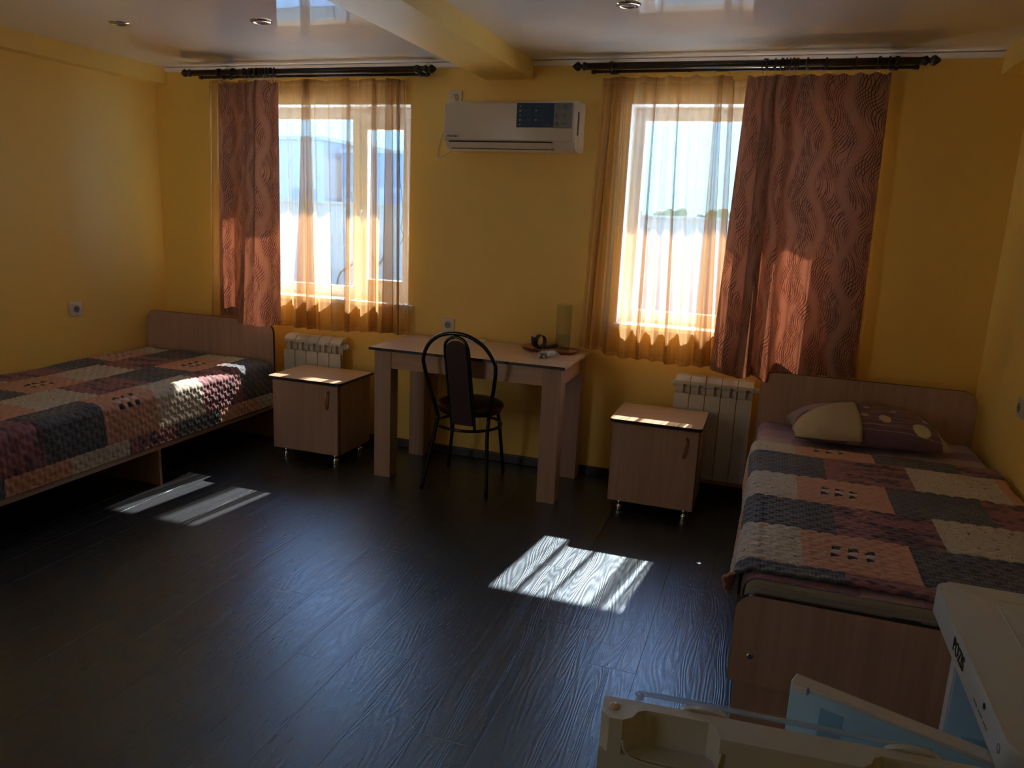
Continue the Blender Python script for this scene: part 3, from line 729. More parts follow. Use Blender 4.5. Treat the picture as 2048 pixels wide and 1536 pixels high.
# ================================================================== CEILING SPOTS
for k, (x, y, lb) in enumerate(((0.817, -1.097, 'round chrome ceiling spotlight nearest the left wall'), (1.589, -1.03, 'round chrome ceiling spotlight above the left window'), (3.332, -1.058, 'round chrome ceiling spotlight to the right of the beam'))):
    t = thing('spotlight', lb, 'ceiling light', (x, y, H))
    obj('bezel', lathe(bmesh.new(), [(0.030, H-0.004), (0.034, H-0.009), (0.044, H-0.007), (0.050, H-0.001), (0.050, H)], (x, y, 0), 28, cap=False), M['chrome'], t, smooth=True)
    obj('lens', lathe(bmesh.new(), [(0.031, H-0.004), (0.031, H-0.001)], (x, y, 0), 24), M['spot'], t)

# ================================================================== RADIATORS
def radiator(label, x0, n, pitch, valve_left):
    t = thing('radiator', label, 'radiator', (x0+n*pitch/2, -0.08, 0.11))
    for k in range(n):
        a = x0+k*pitch; b = a+pitch; c = (a+b)/2
        bm = bmesh.new(); g_ = 0.0022
        pts = arc(b-g_-0.010, 0.578, 0.010, 0, PI/2, 4)+arc(a+g_+0.010, 0.578, 0.010, PI/2, PI, 4)+[(a+g_, 0.118), (b-g_, 0.118)]
        prism(bm, pts, 'y', -0.132, -0.124)
        box(bm, c-0.003, c+0.003, -0.126, -0.045, 0.12, 0.655)
        box(bm, a+0.004, b-0.004, -0.10, -0.096, 0.12, 0.62)
        lathe(bm, [(0.021, a+0.001), (0.021, b-0.001)], (0, -0.075, 0.630), 12, 'x'); lathe(bm, [(0.021, a+0.001), (0.021, b-0.001)], (0, -0.075, 0.150), 12, 'x')
        prism(bm, [(-0.128, 0.640), (-0.128, 0.655), (-0.095, 0.680), (-0.045, 0.683), (-0.045, 0.672), (-0.10, 0.660), (-0.118, 0.640)], 'x', a+g_, b-g_)
        obj('section', bm, M['radiator'], t)
    xe = x0+n*pitch
    obj('end_plug', lathe(bmesh.new(), [(0.020, 0), (0.020, 0.010), (0.013, 0.012), (0.013, 0.030), (0.006, 0.032)], (xe, -0.075, 0.630), 12, 'x'), M['chrome'] if False else M['radiator'], t, smooth=False)
    obj('end_plug', lathe(bmesh.new(), [(0.020, 0), (0.020, -0.010), (0.013, -0.012), (0.013, -0.024)], (x0, -0.075, 0.630), 12, 'x'), M['radiator'], t)
    bm = bmesh.new()
    for s in (x0+pitch, xe-pitch):
        for zb_ in (0.60, 0.17): obj('bracket', B(s-0.012, s+0.012, -0.06, 0.0, zb_, zb_+0.015), M['radiator'], t)
    bm.free()
    bm = bmesh.new(); xx = x0-0.02 if valve_left else xe+0.03
    tube(bm, [(xx, -0.075, 0.60 if False else 0.15), (xx, -0.075, 0.0)], 0.010, 8); tube(bm, [(xx, -0.075, 0.15), ((x0 if valve_left else xe), -0.075, 0.15)], 0.010, 8)
    obj('pipe', bm, M['radiator'], t)
radiator('cream ribbed radiator behind the left nightstand', 1.045, 5, 0.084, False)
radiator('cream ribbed radiator between the right nightstand and the right bed', 3.548, 5, 0.083, False)

# ================================================================== DESK
dk = thing('desk', 'plain light wooden desk against the wall between the windows', 'desk', (2.48, -0.30, 0))
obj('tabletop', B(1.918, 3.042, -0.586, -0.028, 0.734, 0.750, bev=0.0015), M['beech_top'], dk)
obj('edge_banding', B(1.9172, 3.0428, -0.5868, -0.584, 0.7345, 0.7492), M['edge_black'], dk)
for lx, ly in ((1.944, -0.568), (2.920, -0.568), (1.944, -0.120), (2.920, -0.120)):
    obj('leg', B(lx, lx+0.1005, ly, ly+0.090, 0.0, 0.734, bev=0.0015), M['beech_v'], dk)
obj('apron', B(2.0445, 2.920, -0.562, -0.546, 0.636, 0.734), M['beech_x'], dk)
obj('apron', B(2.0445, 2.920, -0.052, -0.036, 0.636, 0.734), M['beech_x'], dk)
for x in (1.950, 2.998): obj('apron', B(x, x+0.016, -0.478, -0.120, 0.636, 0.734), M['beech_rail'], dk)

# ================================================================== NIGHTSTANDS
def nightstand(label, x0, x1, tx0, tx1, yf, yb):
    t = thing('nightstand', label, 'nightstand', ((x0+x1)/2, (yf+yb)/2, 0))
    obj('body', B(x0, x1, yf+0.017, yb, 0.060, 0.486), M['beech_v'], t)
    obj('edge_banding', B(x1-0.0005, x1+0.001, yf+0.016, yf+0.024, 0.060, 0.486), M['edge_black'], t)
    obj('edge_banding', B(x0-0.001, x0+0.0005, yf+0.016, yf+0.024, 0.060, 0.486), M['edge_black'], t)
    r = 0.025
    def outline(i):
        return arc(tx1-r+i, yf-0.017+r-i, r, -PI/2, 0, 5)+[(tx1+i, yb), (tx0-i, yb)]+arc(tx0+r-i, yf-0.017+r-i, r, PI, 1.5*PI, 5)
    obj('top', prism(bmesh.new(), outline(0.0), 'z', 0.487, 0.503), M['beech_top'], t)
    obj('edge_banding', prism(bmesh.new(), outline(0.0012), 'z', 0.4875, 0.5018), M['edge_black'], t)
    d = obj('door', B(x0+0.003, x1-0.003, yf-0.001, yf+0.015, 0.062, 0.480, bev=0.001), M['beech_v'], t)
    hx = x1-0.062
    bm = tube(bmesh.new(), crv([(hx, yf, 0.445), (hx-0.001, yf-0.018, 0.437), (hx-0.003, yf-0.024, 0.405), (hx-0.006, yf-0.022, 0.37), (hx-0.008, yf-0.014, 0.348), (hx-0.008, yf, 0.342)], 6), 0.0055, 8)
    obj('handle', bm, M['handle'], d, smooth=True)
    for fx in (x0+0.06, x1-0.045):
        for fy in (yf+0.045, yb-0.05):
            obj('foot', lathe(bmesh.new(), [(0.013, 0.060), (0.013, 0.034), (0.010, 0.030), (0.018, 0.024), (0.020, 0.014), (0.017, 0.008), (0.021, 0.003), (0.019, 0.0)], (fx, fy, 0), 16), M['chrome'], t, smooth=True)
nightstand('light wooden nightstand between the left bed and the desk', 1.236, 1.682, 1.213, 1.703, -0.523, -0.145)
nightstand('light wooden nightstand standing in front of the right radiator', 3.293, 3.735, 3.282, 3.746, -0.522, -0.145)

# ================================================================== CHAIR
ch = thing('chair', 'black metal chair with a round burgundy seat pushed under the desk', 'chair', (2.47, -0.43, 0))
T = 0.0105
hoop = crv([(2.356, -0.612, 0.42), (2.342, -0.622, 0.48), (2.318, -0.655, 0.60), (2.300, -0.680, 0.70), (2.302, -0.692, 0.755), (2.335, -0.700, 0.825), (2.395, -0.703, 0.872), (2.475, -0.703, 0.890), (2.560, -0.698, 0.878), (2.640, -0.688, 0.830), (2.690, -0.674, 0.755), (2.696, -0.664, 0.700), (2.680, -0.640, 0.60), (2.652, -0.608, 0.48), (2.641, -0.590, 0.42)], 6)
obj('back_frame', tube(bmesh.new(), hoop, T, 10), M['black_metal'], ch, smooth=True)
def leg(pts): obj('leg', tube(bmesh.new(), crv(pts, 5), T, 10), M['black_metal'], ch, smooth=True)
leg([(2.356, -0.612, 0.42), (2.345, -0.618, 0.34), (2.316, -0.633, 0.18), (2.284, -0.650, 0.0)])
leg([(2.641, -0.590, 0.42), (2.638, -0.594, 0.34), (2.645, -0.606, 0.18), (2.653, -0.618, 0.0)])
leg([(2.330, -0.318, 0.43), (2.315, -0.290, 0.34), (2.288, -0.253, 0.18), (2.258, -0.215, 0.0)])
leg([(2.580, -0.300, 0.43), (2.590, -0.275, 0.34), (2.594, -0.230, 0.18), (2.597, -0.184, 0.0)])
cx, cyy = 2.480, -0.452
obj('seat_ring', tube(bmesh.new(), [(cx+0.165*math.cos(a), cyy+0.165*math.sin(a), 0.436) for a in [2*PI*k/36 for k in range(36)]], 0.010, 8, True), M['black_metal'], ch, smooth=True)
obj('stretcher_ring', tube(bmesh.new(), [(2.476+0.178*math.cos(a), -0.448+0.178*math.sin(a), 0.352) for a in [2*PI*k/36 for k in range(36)]], 0.0085, 8, True), M['black_metal'], ch, smooth=True)
obj('seat', lathe(bmesh.new(), [(0.150, 0.440), (0.178, 0.444), (0.187, 0.456), (0.184, 0.470), (0.165, 0.481), (0.10, 0.487), (0.02, 0.488)], (cx, cyy, 0), 40), M['vinyl'], ch, smooth=True)
# inner arch and back pad, leaning with the hoop
def by(z): return -0.612-0.091*max(0, min(1, (z-0.40)/0.46))**0.9
def bx(z): return 2.504-0.018*(z-0.40)/0.46
arch = [(bx(z)-0.066, by(z), z) for z in (0.352, 0.45, 0.60, 0.75, 0.80)]+[(bx(.85)-0.066*math.cos(a), by(.84), 0.806+0.066*math.sin(a)) for a in (PI*0.15, PI*0.3, PI*0.5, PI*0.7, PI*0.85)]+[(bx(z)+0.066, by(z), z) for z in (0.80, 0.75, 0.60, 0.45, 0.352)]
obj('inner_frame', tube(bmesh.new(), crv(arch, 4), 0.0085, 8), M['black_metal'], ch, smooth=True)
bm = bmesh.new(); prof = arc(0, 0.795, 0.058, 0, PI, 12)+[(-0.058, 0.385), (0.058, 0.385)]
v0 = [bm.verts.new((bx(z)+x, by(z)-0.013, z)) for x, z in prof]; v1 = [bm.verts.new((bx(z)+x, by(z)+0.013, z)) for x, z in prof]
bm.faces.new(v0); bm.faces.new(v1[::-1])
for k in range(len(prof)): bm.faces.new((v0[k], v0[(k+1) % len(prof)], v1[(k+1) % len(prof)], v1[k]))
obj('back_pad', bm, M['vinyl'], ch)

# ================================================================== BEDS
def rounded_board(x0, x1, z0, z1, r, ya, yb, r0=0.0):
    pts = arc(x1-r, z1-r, r, 0, PI/2, 8)+arc(x0+r, z1-r, r, PI/2, PI, 8)
    pts += (arc(x0+r0, z0+r0, r0, PI, 1.5*PI, 4)+arc(x1-r0, z0+r0, r0, 1.5*PI, 2*PI, 4)) if r0 else [(x0, z0), (x1, z0)]
    return prism(bmesh.new(), pts, 'y', ya, yb)
def bed(label, x0, x1, side):
    t = thing('bed', label, 'bed', ((x0+x1)/2, -1.2, 0))
    obj('headboard', rounded_board(x0, x1, 0.20, 0.765, 0.075, -0.208, -0.190), M['beech_v'], t)
    obj('edge_banding', rounded_board(x0-0.001, x1+0.001, 0.20, 0.766, 0.075, -0.2072, -0.1908), M['edge_black'], t)
    obj('footboard', rounded_board(x0, x1, 0.200, 0.474, 0.055, -2.190, -2.172, 0.008), M['beech_v'], t)
    obj('edge_banding', rounded_board(x0-0.001, x1+0.001, 0.1995, 0.475, 0.055, -2.1893, -2.1727, 0.008), M['edge_black'], t)
    for ya in (-0.190, -2.170): 
        obj('leg_board', B(x0+0.018, x1-0.018, ya, ya+0.016, 0.0, 0.26), M['beech_v'], t)
    obj('leg_board', B(x0+0.02, x1-0.012, -1.204, -1.188, 0.0, 0.22), M['beech_v'], t)
    for xa in (x0, x1-0.018): obj('side_rail', B(xa, xa+0.018, -2.172, -0.208, 0.203, 0.385), M['beech_rail'], t)
    obj('slat_base', B(x0+0.018, x1-0.018, -2.172, -0.208, 0.34, 0.355), M['beech_rail'], t)
    for sx in (x0+0.055, x1-0.055): obj('screw_cap', lathe(bmesh.new(), [(0.009, -2.190), (0.009, -2.1925), (0.006, -2.194)], (sx, 0, 0.288), 12, 'y'), M['chrome'], t)
bed('light wooden single bed along the left wall', 0.015, 1.020, 1)
bed('light wooden single bed in the right corner', 3.993, 4.990, -1)
def soft_box(name, x0, x1, y0, y1, z0, z1, r, mat, parent=None, amp=0.003, nx=24, ny=48, loc=None):
    bm = box(bmesh.new(), x0, x1, y0, y1, z0, z1, r, 4)
    o = obj(name, bm, mat, parent, loc, autos=60); return o
for lb, x0, x1 in (('grey mattress on the left bed', 0.035, 1.000), ('grey mattress on the right bed, its end showing above the footboard', 4.013, 4.970)):
    mt = thing('mattress', lb, 'mattress', ((x0+x1)/2, -1.2, 0.356))
    soft_box('cover', x0, x1, -2.160, -0.215, 0.357, 0.502, 0.035, M['mattress'], mt)
    bm = tube(bmesh.new(), [(x0+0.03, -2.161, 0.492), (x1-0.03, -2.161, 0.492)], 0.004, 6); obj('piping', bm, M['mattress'], mt)
    obj('care_tag', B(4.40 if x0 > 2 else 0.4, 4.47 if x0 > 2 else 0.47, -2.1635, -2.160, 0.462, 0.474), M['tag_blue'], mt)

# ---- draped sheet / quilt over a bed: profile across x, swept along y
def drape(name, prof, y0, y1, dz, mat_fn, mats, parent, quilted=True, step=0.006, uvrot=False, edge=None, thick=0.008):
    """prof: list of (x,z,s) dense, with s the arc coordinate; dz(s,y)->height offset along the normal"""
    n = len(prof); m = int(abs(y1-y0)/step)
    verts, faces, mi, uvs = [], [], [], []
    nrm = []
    for i in range(n):
        a = Vector(prof[max(i-1, 0)][:2]); b = Vector(prof[min(i+1, n-1)][:2]); d = (b-a).normalized(); nrm.append((-d.y, d.x))
    for j in range(m+1):
        y = y0+(y1-y0)*j/m
        for i in range(n):
            x, z, s = prof[i]; h = dz(s, y)
            vx, vy, vz = x+nrm[i][0]*h, y, z+nrm[i][1]*h
            if edge: vx, vy, vz = edge(i/(n-1), j/m, vx, vy, vz, s)
            verts.append((vx, vy, vz)); uvs.append((s, y))
    for j in range(m):
        for i in range(n-1):
            a = j*n+i; faces.append((a, a+n, a+n+1, a+1))
            mi.append(mat_fn((prof[i][2]+prof[i+1][2])/2, y0+(y1-y0)*(j+0.5)/m))
    me = bpy.data.meshes.new(name); me.from_pydata(verts, [], faces); me.update()
    ul = me.uv_layers.new(name='UVMap')
    for l in me.loops: ul.data[l.index].uv = uvs[l.vertex_index]
    for k, p in enumerate(me.polygons): p.use_smooth = True; p.material_index = mi[k]
    o = link(name, me, mats, parent)
    sm = o.modifiers.new('thickness', 'SOLIDIFY'); sm.thickness = thick; sm.offset = -1
    return o
def resample(P, step, s0):
    out = []; s = s0; d = 0.0
    seg = []
    for a, b in zip(P, P[1:]):
        L = math.dist(a, b); k = max(1, round(L/step))
        for q in range(k): out.append((a[0]+(b[0]-a[0])*q/k, a[1]+(b[1]-a[1])*q/k, s+L*q/k))
        s += L
    out.append((P[-1][0], P[-1][1], s)); return out
QM = [M['q_grey'], M['q_maroon'], M['q_cream'], M['q_peach'], M['q_dark'], M['q_pale']]
def scallop(s, y, cs=0.027, cy_=0.050):
    s, y = y, s
    r = math.floor(s/cs); yy = y/cy_+(0.5 if r % 2 else 0.0); fy = yy-math.floor(yy)-0.5; fs = s/cs-r-0.5
    lim = 0.5-0.30*abs(fy)*2+0.15
    d = max(abs(fs)/max(0.2, lim), abs(fy)*2*0.98)
    return 0.0066*(1-min(1, d)**4.0)
def low(s, y): return 0.004*noise.noise(Vector((s*5, y*4, 1.7)))+0.003*noise.noise(Vector((s*13, y*9, 4)))
PITCH = 0.333
def squares(cu, cv):
    """cu, cv offsets (m) from a peach patch centre, cu along the long side"""
    for k in (-1, 0, 1):
        if abs(cu-k*0.050+0.10*cv) < 0.0135:
            if 0.018 < cv < 0.046 or -0.046 < cv < -0.018: return 4
            if -0.011 < cv < 0.011: return 5
    return 3
# right quilt: rows across x, stacked in y
RB = [-0.55, -0.834, -1.134, -1.443, -1.733, -2.027, -2.4]
def mat_right(s, y):
    r = 0
    while r < 5 and y < RB[r+1]: r += 1
    odd = (r % 2 == 0)         # rows A, C, E
    off = 4.165 if odd else 4.280
    pt_ = 0.326
    k = math.floor((s-off)/pt_)+1
    seq = [2, 3, 0, 1] if odd else [0, 1, 2, 3]
    c = seq[k % 4]
    if c == 3:
        x0 = off+(k-1)*pt_; cu = s-(x0+pt_*0.46); yc = (RB[r]+RB[r+1])/2 if r not in (0,) else -0.70
        return squares(cu, -(y-yc))
    return c
# arc coordinate s = x on the flat top, continuing down the left side of the right bed as smaller s
Pr = [(4.985, 0.509), (4.975, 0.519), (4.03, 0.519)]
Pr += [(4.03-0.042*math.sin(a), 0.519-0.042*(1-math.cos(a))) for a in [PI/2*k/6 for k in range(1, 7)]]
Pr += [(3.982, 0.43), (3.975, 0.375)]
pr = resample(Pr, 0.006, 0.0); pr = [(x, z, 4.985-s) for x, z, s in pr]
pr = pr[::-1]
def er(fi, fj, x, y, z, s):
    y += 0.012*math.sin(s*7)*(1-fj)**3                       # head edge slightly wavy
    if fj < 0.02: z -= 0.006*(1-fj/0.02)
    z += 0.005*math.exp(-((fj-0.10)/0.05)**2)
    k = max(0, (fj-0.93)/0.07)
    if fi < 0.12: x -= 0.028*k*(1-fi/0.12); z += (0.105*(1-fi/0.12))*k**1.5; 
    z += 0.004*math.sin(s*9)*k
    x -= 0.004*math.sin(y*6)*(fi < 0.15)
    return x, y, z
q2 = thing('quilt', 'patchwork quilt on the right bed, its end hanging free at the foot', 'quilt', (4.48, -1.4, 0.51))
drape('patchwork', pr, -0.655, -2.105, lambda s, y: scallop(s, y)+low(s, y), mat_right, QM, q2, edge=er)
# left quilt: rows run along y
Pl = [(0.045, 0.500), (0.065, 0.518), (0.955, 0.518)]
Pl += [(0.955+0.058*math.sin(a), 0.518-0.058*(1-math.cos(a))) for a in [PI/2*k/7 for k in range(1, 8)]]
Pl += [(1.022, 0.40), (1.027, 0.310), (1.030, 0.232)]
pl_ = resample(Pl, 0.006, 0.0)
pl_ = [(x, z, s+0.045-0.007) for x, z, s in pl_][::1]
sEND = pl_[-1][2]
def mat_left(s, y):
    # row edges in s
    e_ = [-9, 0.26, 0.56, 0.86, sEND-0.085, 9]
    r = 0
    while s > e_[r+1]: r += 1
    even = r in (1, 3)
    if even: off, seq = -0.53, [0, 1, 2, 3]
    else: off, seq = -0.40, [2, 3, 0, 1]
    pt_ = 0.337
    k = math.floor((off-y)/pt_)+1
    c = seq[max(0, k) % 4]
    if c == 3 and r < 4:
        yc = off-(k-0.5)*pt_; sc_ = {0: 0.13, 1: 0.41, 2: 0.71, 3: 0.99}[r]
        return squares(y-yc, s-sc_)
    return c
def el(fi, fj, x, y, z, s):
    if fi > 0.75: x += 0.005*math.sin(y*11+1)*(fi-0.75)*4; z += 0.004*math.sin(y*7)*(fi-0.75)*4
    z -= 0.012*max(0, 1-fj/0.012)
    return x, y, z
q1 = thing('quilt', 'patchwork quilt covering the whole left bed and its side', 'quilt', (0.5, -1.2, 0.51))
drape('patchwork', pl_[::-1], -0.235, -2.18, lambda s, y: scallop(s, y)+low(s, y), mat_left, QM, q1, edge=el)
# lilac sheet on the right mattress: visible at the head and at the foot
Ps = [(4.975, 0.503), (4.960, 0.508), (4.05, 0.508)]+[(4.05-0.044*math.sin(a), 0.508-0.044*(1-math.cos(a))) for a in [PI/2*k/6 for k in range(1, 7)]]+[(4.004, 0.42)]
ps = [(x, z, 4.975-s) for x, z, s in resample(Ps, 0.015, 0.0)][::-1]
def es(fi, fj, x, y, z, s):
    k = max(0, 1-fj/0.02); z -= 0.03*k*k
    e = max(0, (fj-0.985)/0.015)
    z -= 0.004*e*e
    return x, y, z
sh = thing('bed_sheet', 'lilac printed sheet under the quilt of the right bed', 'sheet', (4.48, -1.2, 0.5))
drape('sheet_cloth', ps, -0.212, -2.132, lambda s, y: low(s*1.7, y*1.7)*0.5, lambda s, y: 0, [M['sheet']], sh, step=0.012, edge=es, thick=0.002)
# folded sheet corner lying at the right of the pillow
# ---- pillow
pw_ = thing('pillow', 'plump purple spotted pillow on the right bed, leaning at the headboard', 'pillow', (4.485, -0.42, 0.515), rz=0.10)
def pillow_mesh(L, D, Hh, name, mat, uvs_=True):
    nu, nv = 40, 26; verts = []; uvs = []; faces = []
    for side in (1, -1):
        for j in range(nv+1):
            for i in range(nu+1):
                u = -1+2*i/nu; v = -1+2*j/nv
                w = (1-abs(u)**3.2)*(1-abs(v)**2.6); w = max(0, w)**0.55
                pin = 1-0.06*(1-abs(v)**2)*abs(u)**6; pin2 = 1-0.10*(1-abs(u)**2)*abs(v)**6
                x = u*L/2*(pin); y = v*D/2*pin2
                z = (Hh*w*(0.80 if side > 0 else -0.20))
                z += (0.010*noise.noise(Vector((u*3, v*3, side*5)))+0.004*noise.noise(Vector((u*9, v*8, side*5))))*w
                if side > 0: z += 0.018*w*v       # higher towards the headboard
                verts.append((x, y, z)); uvs.append(((u+1)*L/2, (v+1)*D/2))
    N = (nu+1)*(nv+1)
    for s_ in (0, 1):
        for j in range(nv):
            for i in range(nu):
                a = s_*N+j*(nu+1)+i; f = (a, a+1, a+nu+2, a+nu+1)
                faces.append(f if s_ == 0 else f[::-1])
    me = bpy.data.meshes.new(name); me.from_pydata(verts, [], faces); me.update()
    ul = me.uv_layers.new(name='UVMap')
    for l in me.loops: ul.data[l.index].uv = uvs[l.vertex_index]
    b = bmesh.new(); b.from_mesh(me); bmesh.ops.remove_doubles(b, verts=b.verts, dist=0.0006); b.to_mesh(me); b.free()
    for p in me.polygons: p.use_smooth = True
    return me
link('pillowcase', pillow_mesh(0.68, 0.41, 0.150, 'pillowcase', None), M['pillow'], pw_, local=True).location = (0, 0, 0.036)
# cream flap of the pillowcase folded over its left front corner
nu, nv = 18, 12; verts = []; faces = []; uvs = []
for j in range(nv+1):
    for i in range(nu+1):
        a, b = i/nu, j/nv
        x = -0.335+0.285*a; y0_ = -0.205+0.0*a; y1_ = -0.06+0.17*a
        y = y0_+(y1_-y0_)*b
        u = x/0.33; v = y/0.20
        w = max(0, (1-min(1, abs(u))**3.2)*(1-min(1, abs(v))**2.6))**0.55
        z = 0.036+0.150*w*0.80+0.018*w*v+0.010+0.004*math.sin((b*1.4-a*0.9)*5.0)*(0.3+0.7*a)
        verts.append((x, y-0.004, z)); uvs.append((x, y))
for j in range(nv):
    for i in range(nu): q = j*(nu+1)+i; faces.append((q, q+1, q+nu+2, q+nu+1))
me = bpy.data.meshes.new('flap'); me.from_pydata(verts, [], faces); me.update(); ul = me.uv_layers.new(name='UVMap')
for l in me.loops: ul.data[l.index].uv = uvs[l.vertex_index]
for p in me.polygons: p.use_smooth = True
fo = link('flap', me, M['flap'], pw_, local=True); fo['label'] = 'cream cloth flap'
sm = fo.modifiers.new('thickness', 'SOLIDIFY'); sm.thickness = 0.002

# ================================================================== FRIDGE
fx0, fx1, fy0, fy1 = 4.355, 4.90, -3.262, -2.735
fr = thing('refrigerator', 'small white refrigerator standing open in the right foreground', 'refrigerator', ((fx0+fx1)/2, (fy0+fy1)/2, 0))
cxf = 4.405                                # cabinet front, set back behind the overhanging top
bm = bmesh.new()
r = 0.022
pts = arc(fx1-r, fy1-r, r, 0, PI/2, 5)+arc(fx0+r, fy1-r, r, PI/2, PI, 5)+arc(fx0+r, fy0+r, r, PI, 1.5*PI, 5)+arc(fx1-r, fy0+r, r, 1.5*PI, 2*PI, 5)
prism(bm, pts, 'z', 0.785, 0.842)
es_ = [e_ for e_ in bm.edges if all(abs(v.co.z-0.842) < 1e-5 for v in e_.verts)]
bmesh.ops.bevel(bm, geom=es_, offset=0.008, segments=3, profile=0.5, affect='EDGES')
tp = obj('top_cover', bm, M['fridge'], fr, autos=35)
bm = bmesh.new()
for a in ((fx0+0.09, fx1-0.05, fy1-0.052, fy1-0.047), (fx0+0.09, fx1-0.05, fy0+0.047, fy0+0.052)): box(bm, *a, 0.8415, 0.8426)
for a in ((fx0+0.088, fx0+0.093, fy0+0.05, fy1-0.05), (fx1-0.052, fx1-0.047, fy0+0.05, fy1-0.05)): box(bm, *a, 0.8415, 0.8426)
obj('embossed_line', bm, M['fridge'], tp)
bm = bmesh.new()
box(bm, cxf, fx1-0.01, fy1-0.035, fy1-0.006, 0.03, 0.786); box(bm, cxf, fx1-0.01, fy0+0.006, fy0+0.035, 0.03, 0.786)
box(bm, fx1-0.05, fx1-0.01, fy0+0.035, fy1-0.035, 0.03, 0.786); box(bm, cxf, fx1-0.05, fy0+0.035, fy1-0.035, 0.03, 0.07)
box(bm, cxf, fx1-0.05, fy0+0.035, fy1-0.035, 0.762, 0.786)
obj('cabinet', bm, M['fridge'], fr)
bm = bmesh.new()
box(bm, cxf+0.003, fx1-0.052, fy1-0.039, fy1-0.035, 0.07, 0.762); box(bm, cxf+0.003, fx1-0.052, fy0+0.035, fy0+0.039, 0.07, 0.762)
box(bm, fx1-0.054, fx1-0.05, fy0+0.037, fy1-0.037, 0.07, 0.762); box(bm, cxf+0.003, fx1-0.052, fy0+0.037, fy1-0.037, 0.07, 0.074)
box(bm, cxf+0.003, fx1-0.052, fy0+0.037, fy1-0.037, 0.758, 0.762); box(bm, cxf+0.03, fx1-0.052, fy0+0.037, fy1-0.037, 0.53, 0.545)
obj('inner_liner', bm, M['liner'], fr)
bm = bmesh.new()
for z in (0.25, 0.39):
    bm = bmesh.new()
    for k in range(12): tube(bm, [(cxf+0.05, fy0+0.05+k*0.039, z), (fx1-0.06, fy0+0.05+k*0.039, z)], 0.002, 5)
    tube(bm, [(cxf+0.05, fy0+0.04, z), (cxf+0.05, fy1-0.04, z)], 0.003, 5)
    obj('wire_shelf', bm, M['socket'], fr)
bm = bmesh.new()
for a in (4.45, 4.86):
    for b in (fy0+0.04, fy1-0.04): obj('foot', lathe(bmesh.new(), [(0.018, 0), (0.018, 0.03)], (a, b, 0), 12), M['greycap'], fr)
bm.free()
# lettering on the top's front strip, facing -x (reads from the window side towards the camera)
Rt = Matrix(((0, 0, -1, 0), (-1, 0, 0, 0), (0, 1, 0, 0), (0, 0, 0, 1)))
text_mesh('lettering', 'POZIS', 0.034, M['ink'], fr, Matrix.Translation((fx0-0.0006, -2.925, 0.801)) @ Rt, 0.0004, 0.0006, 0.86)
obj('indicator_lamp', lathe(bmesh.new(), [(0.005, fx0-0.0012), (0.005, fx0)], (0, -3.131, 0.822), 14, 'x'), M['ink'], fr)
bm = bmesh.new()
for k in range(14):
    if k in (4, 9): continue
    box(bm, fx0-0.0006, fx0, -3.078-k*0.006-0.0035, -3.078-k*0.006, 0.7995, 0.8030)
obj('print', bm, M['stk_grey'], fr)['kind'] = 'stuff'
bm = bmesh.new(); 
for k in range(12):
    a0, a1 = 2*PI*k/12, 2*PI*(k+1)/12
    prism(bm, [(-3.215+0.007*math.cos(a0), 0.812+0.007*math.sin(a0)), (-3.215+0.007*math.cos(a1), 0.812+0.007*math.sin(a1)), (-3.215+0.0055*math.cos(a1), 0.812+0.0055*math.sin(a1)), (-3.215+0.0055*math.cos(a0), 0.812+0.0055*math.sin(a0))], 'x', fx0-0.0006, fx0)
obj('emblem', bm, M['stk_grey'], fr)
obj('hinge', B(fx0-0.012, fx0+0.03, fy0-0.020, fy0+0.004, 0.772, 0.786), M['fridge'], fr)
# --- door, swung open towards -x.  local frame: X along the door from the hinge, Y out of its inner face
dM = Matrix.Translation((4.352, -3.322, 0)) @ Matrix.Rotation(PI+0.075, 4, 'Z')
# in this frame +X runs from hinge to free edge (world -x), +Y points world -y (outer face)
def dobj(name, bm, mat, parent, **k):
    bmesh.ops.transform(bm, matrix=dM, verts=bm.verts)
    return obj(name, bm, mat, parent, **k)
DL, DT, zt = 0.520, 0.047, 0.85
dr = None
notch = [(0.075, 0.182), (0.365, 0.478)]
bm = box(bmesh.new(), 0, DL, 0, DT, 0.05, zt-0.052)
out = [(0, 0), (DL-0.004, 0), (DL, 0.004), (DL, DT-0.012), (DL-0.012, DT)]
for a, b in notch[::-1]:
    out += [(b+0.012, DT), (b, DT-0.010), (b-0.006, DT-0.024), (b-0.016, DT-0.030), (a+0.014, DT-0.030), (a+0.004, DT-0.024), (a, DT-0.004), (a-0.001, DT)]
out += [(0, DT)]
prism(bm, out, 'z', zt-0.052, zt)
dr = dobj('door', bm, M['fridge'], fr, autos=30)
bm = bmesh.new()
for a, b in notch:                          # raised lip under each finger recess
    tube(bm, crv([(b+0.010, DT+0.001, zt-0.030), (b+0.004, DT+0.002, zt-0.046), (b-0.02, DT+0.003, zt-0.056), (a+0.02, DT+0.003, zt-0.056), (a+0.002, DT+0.002, zt-0.048), (a-0.004, DT+0.001, zt-0.02)], 5), 0.0022, 6)
dobj('recess_lip', bm, M['fridge'], dr, smooth=True)
dobj('cap', lathe(bmesh.new(), [(0.008, zt), (0.008, zt+0.001), (0.006, zt+0.003), (0.002, zt+0.004)], (DL-0.016, 0.021, 0), 16), M['socket'], dr, smooth=True)
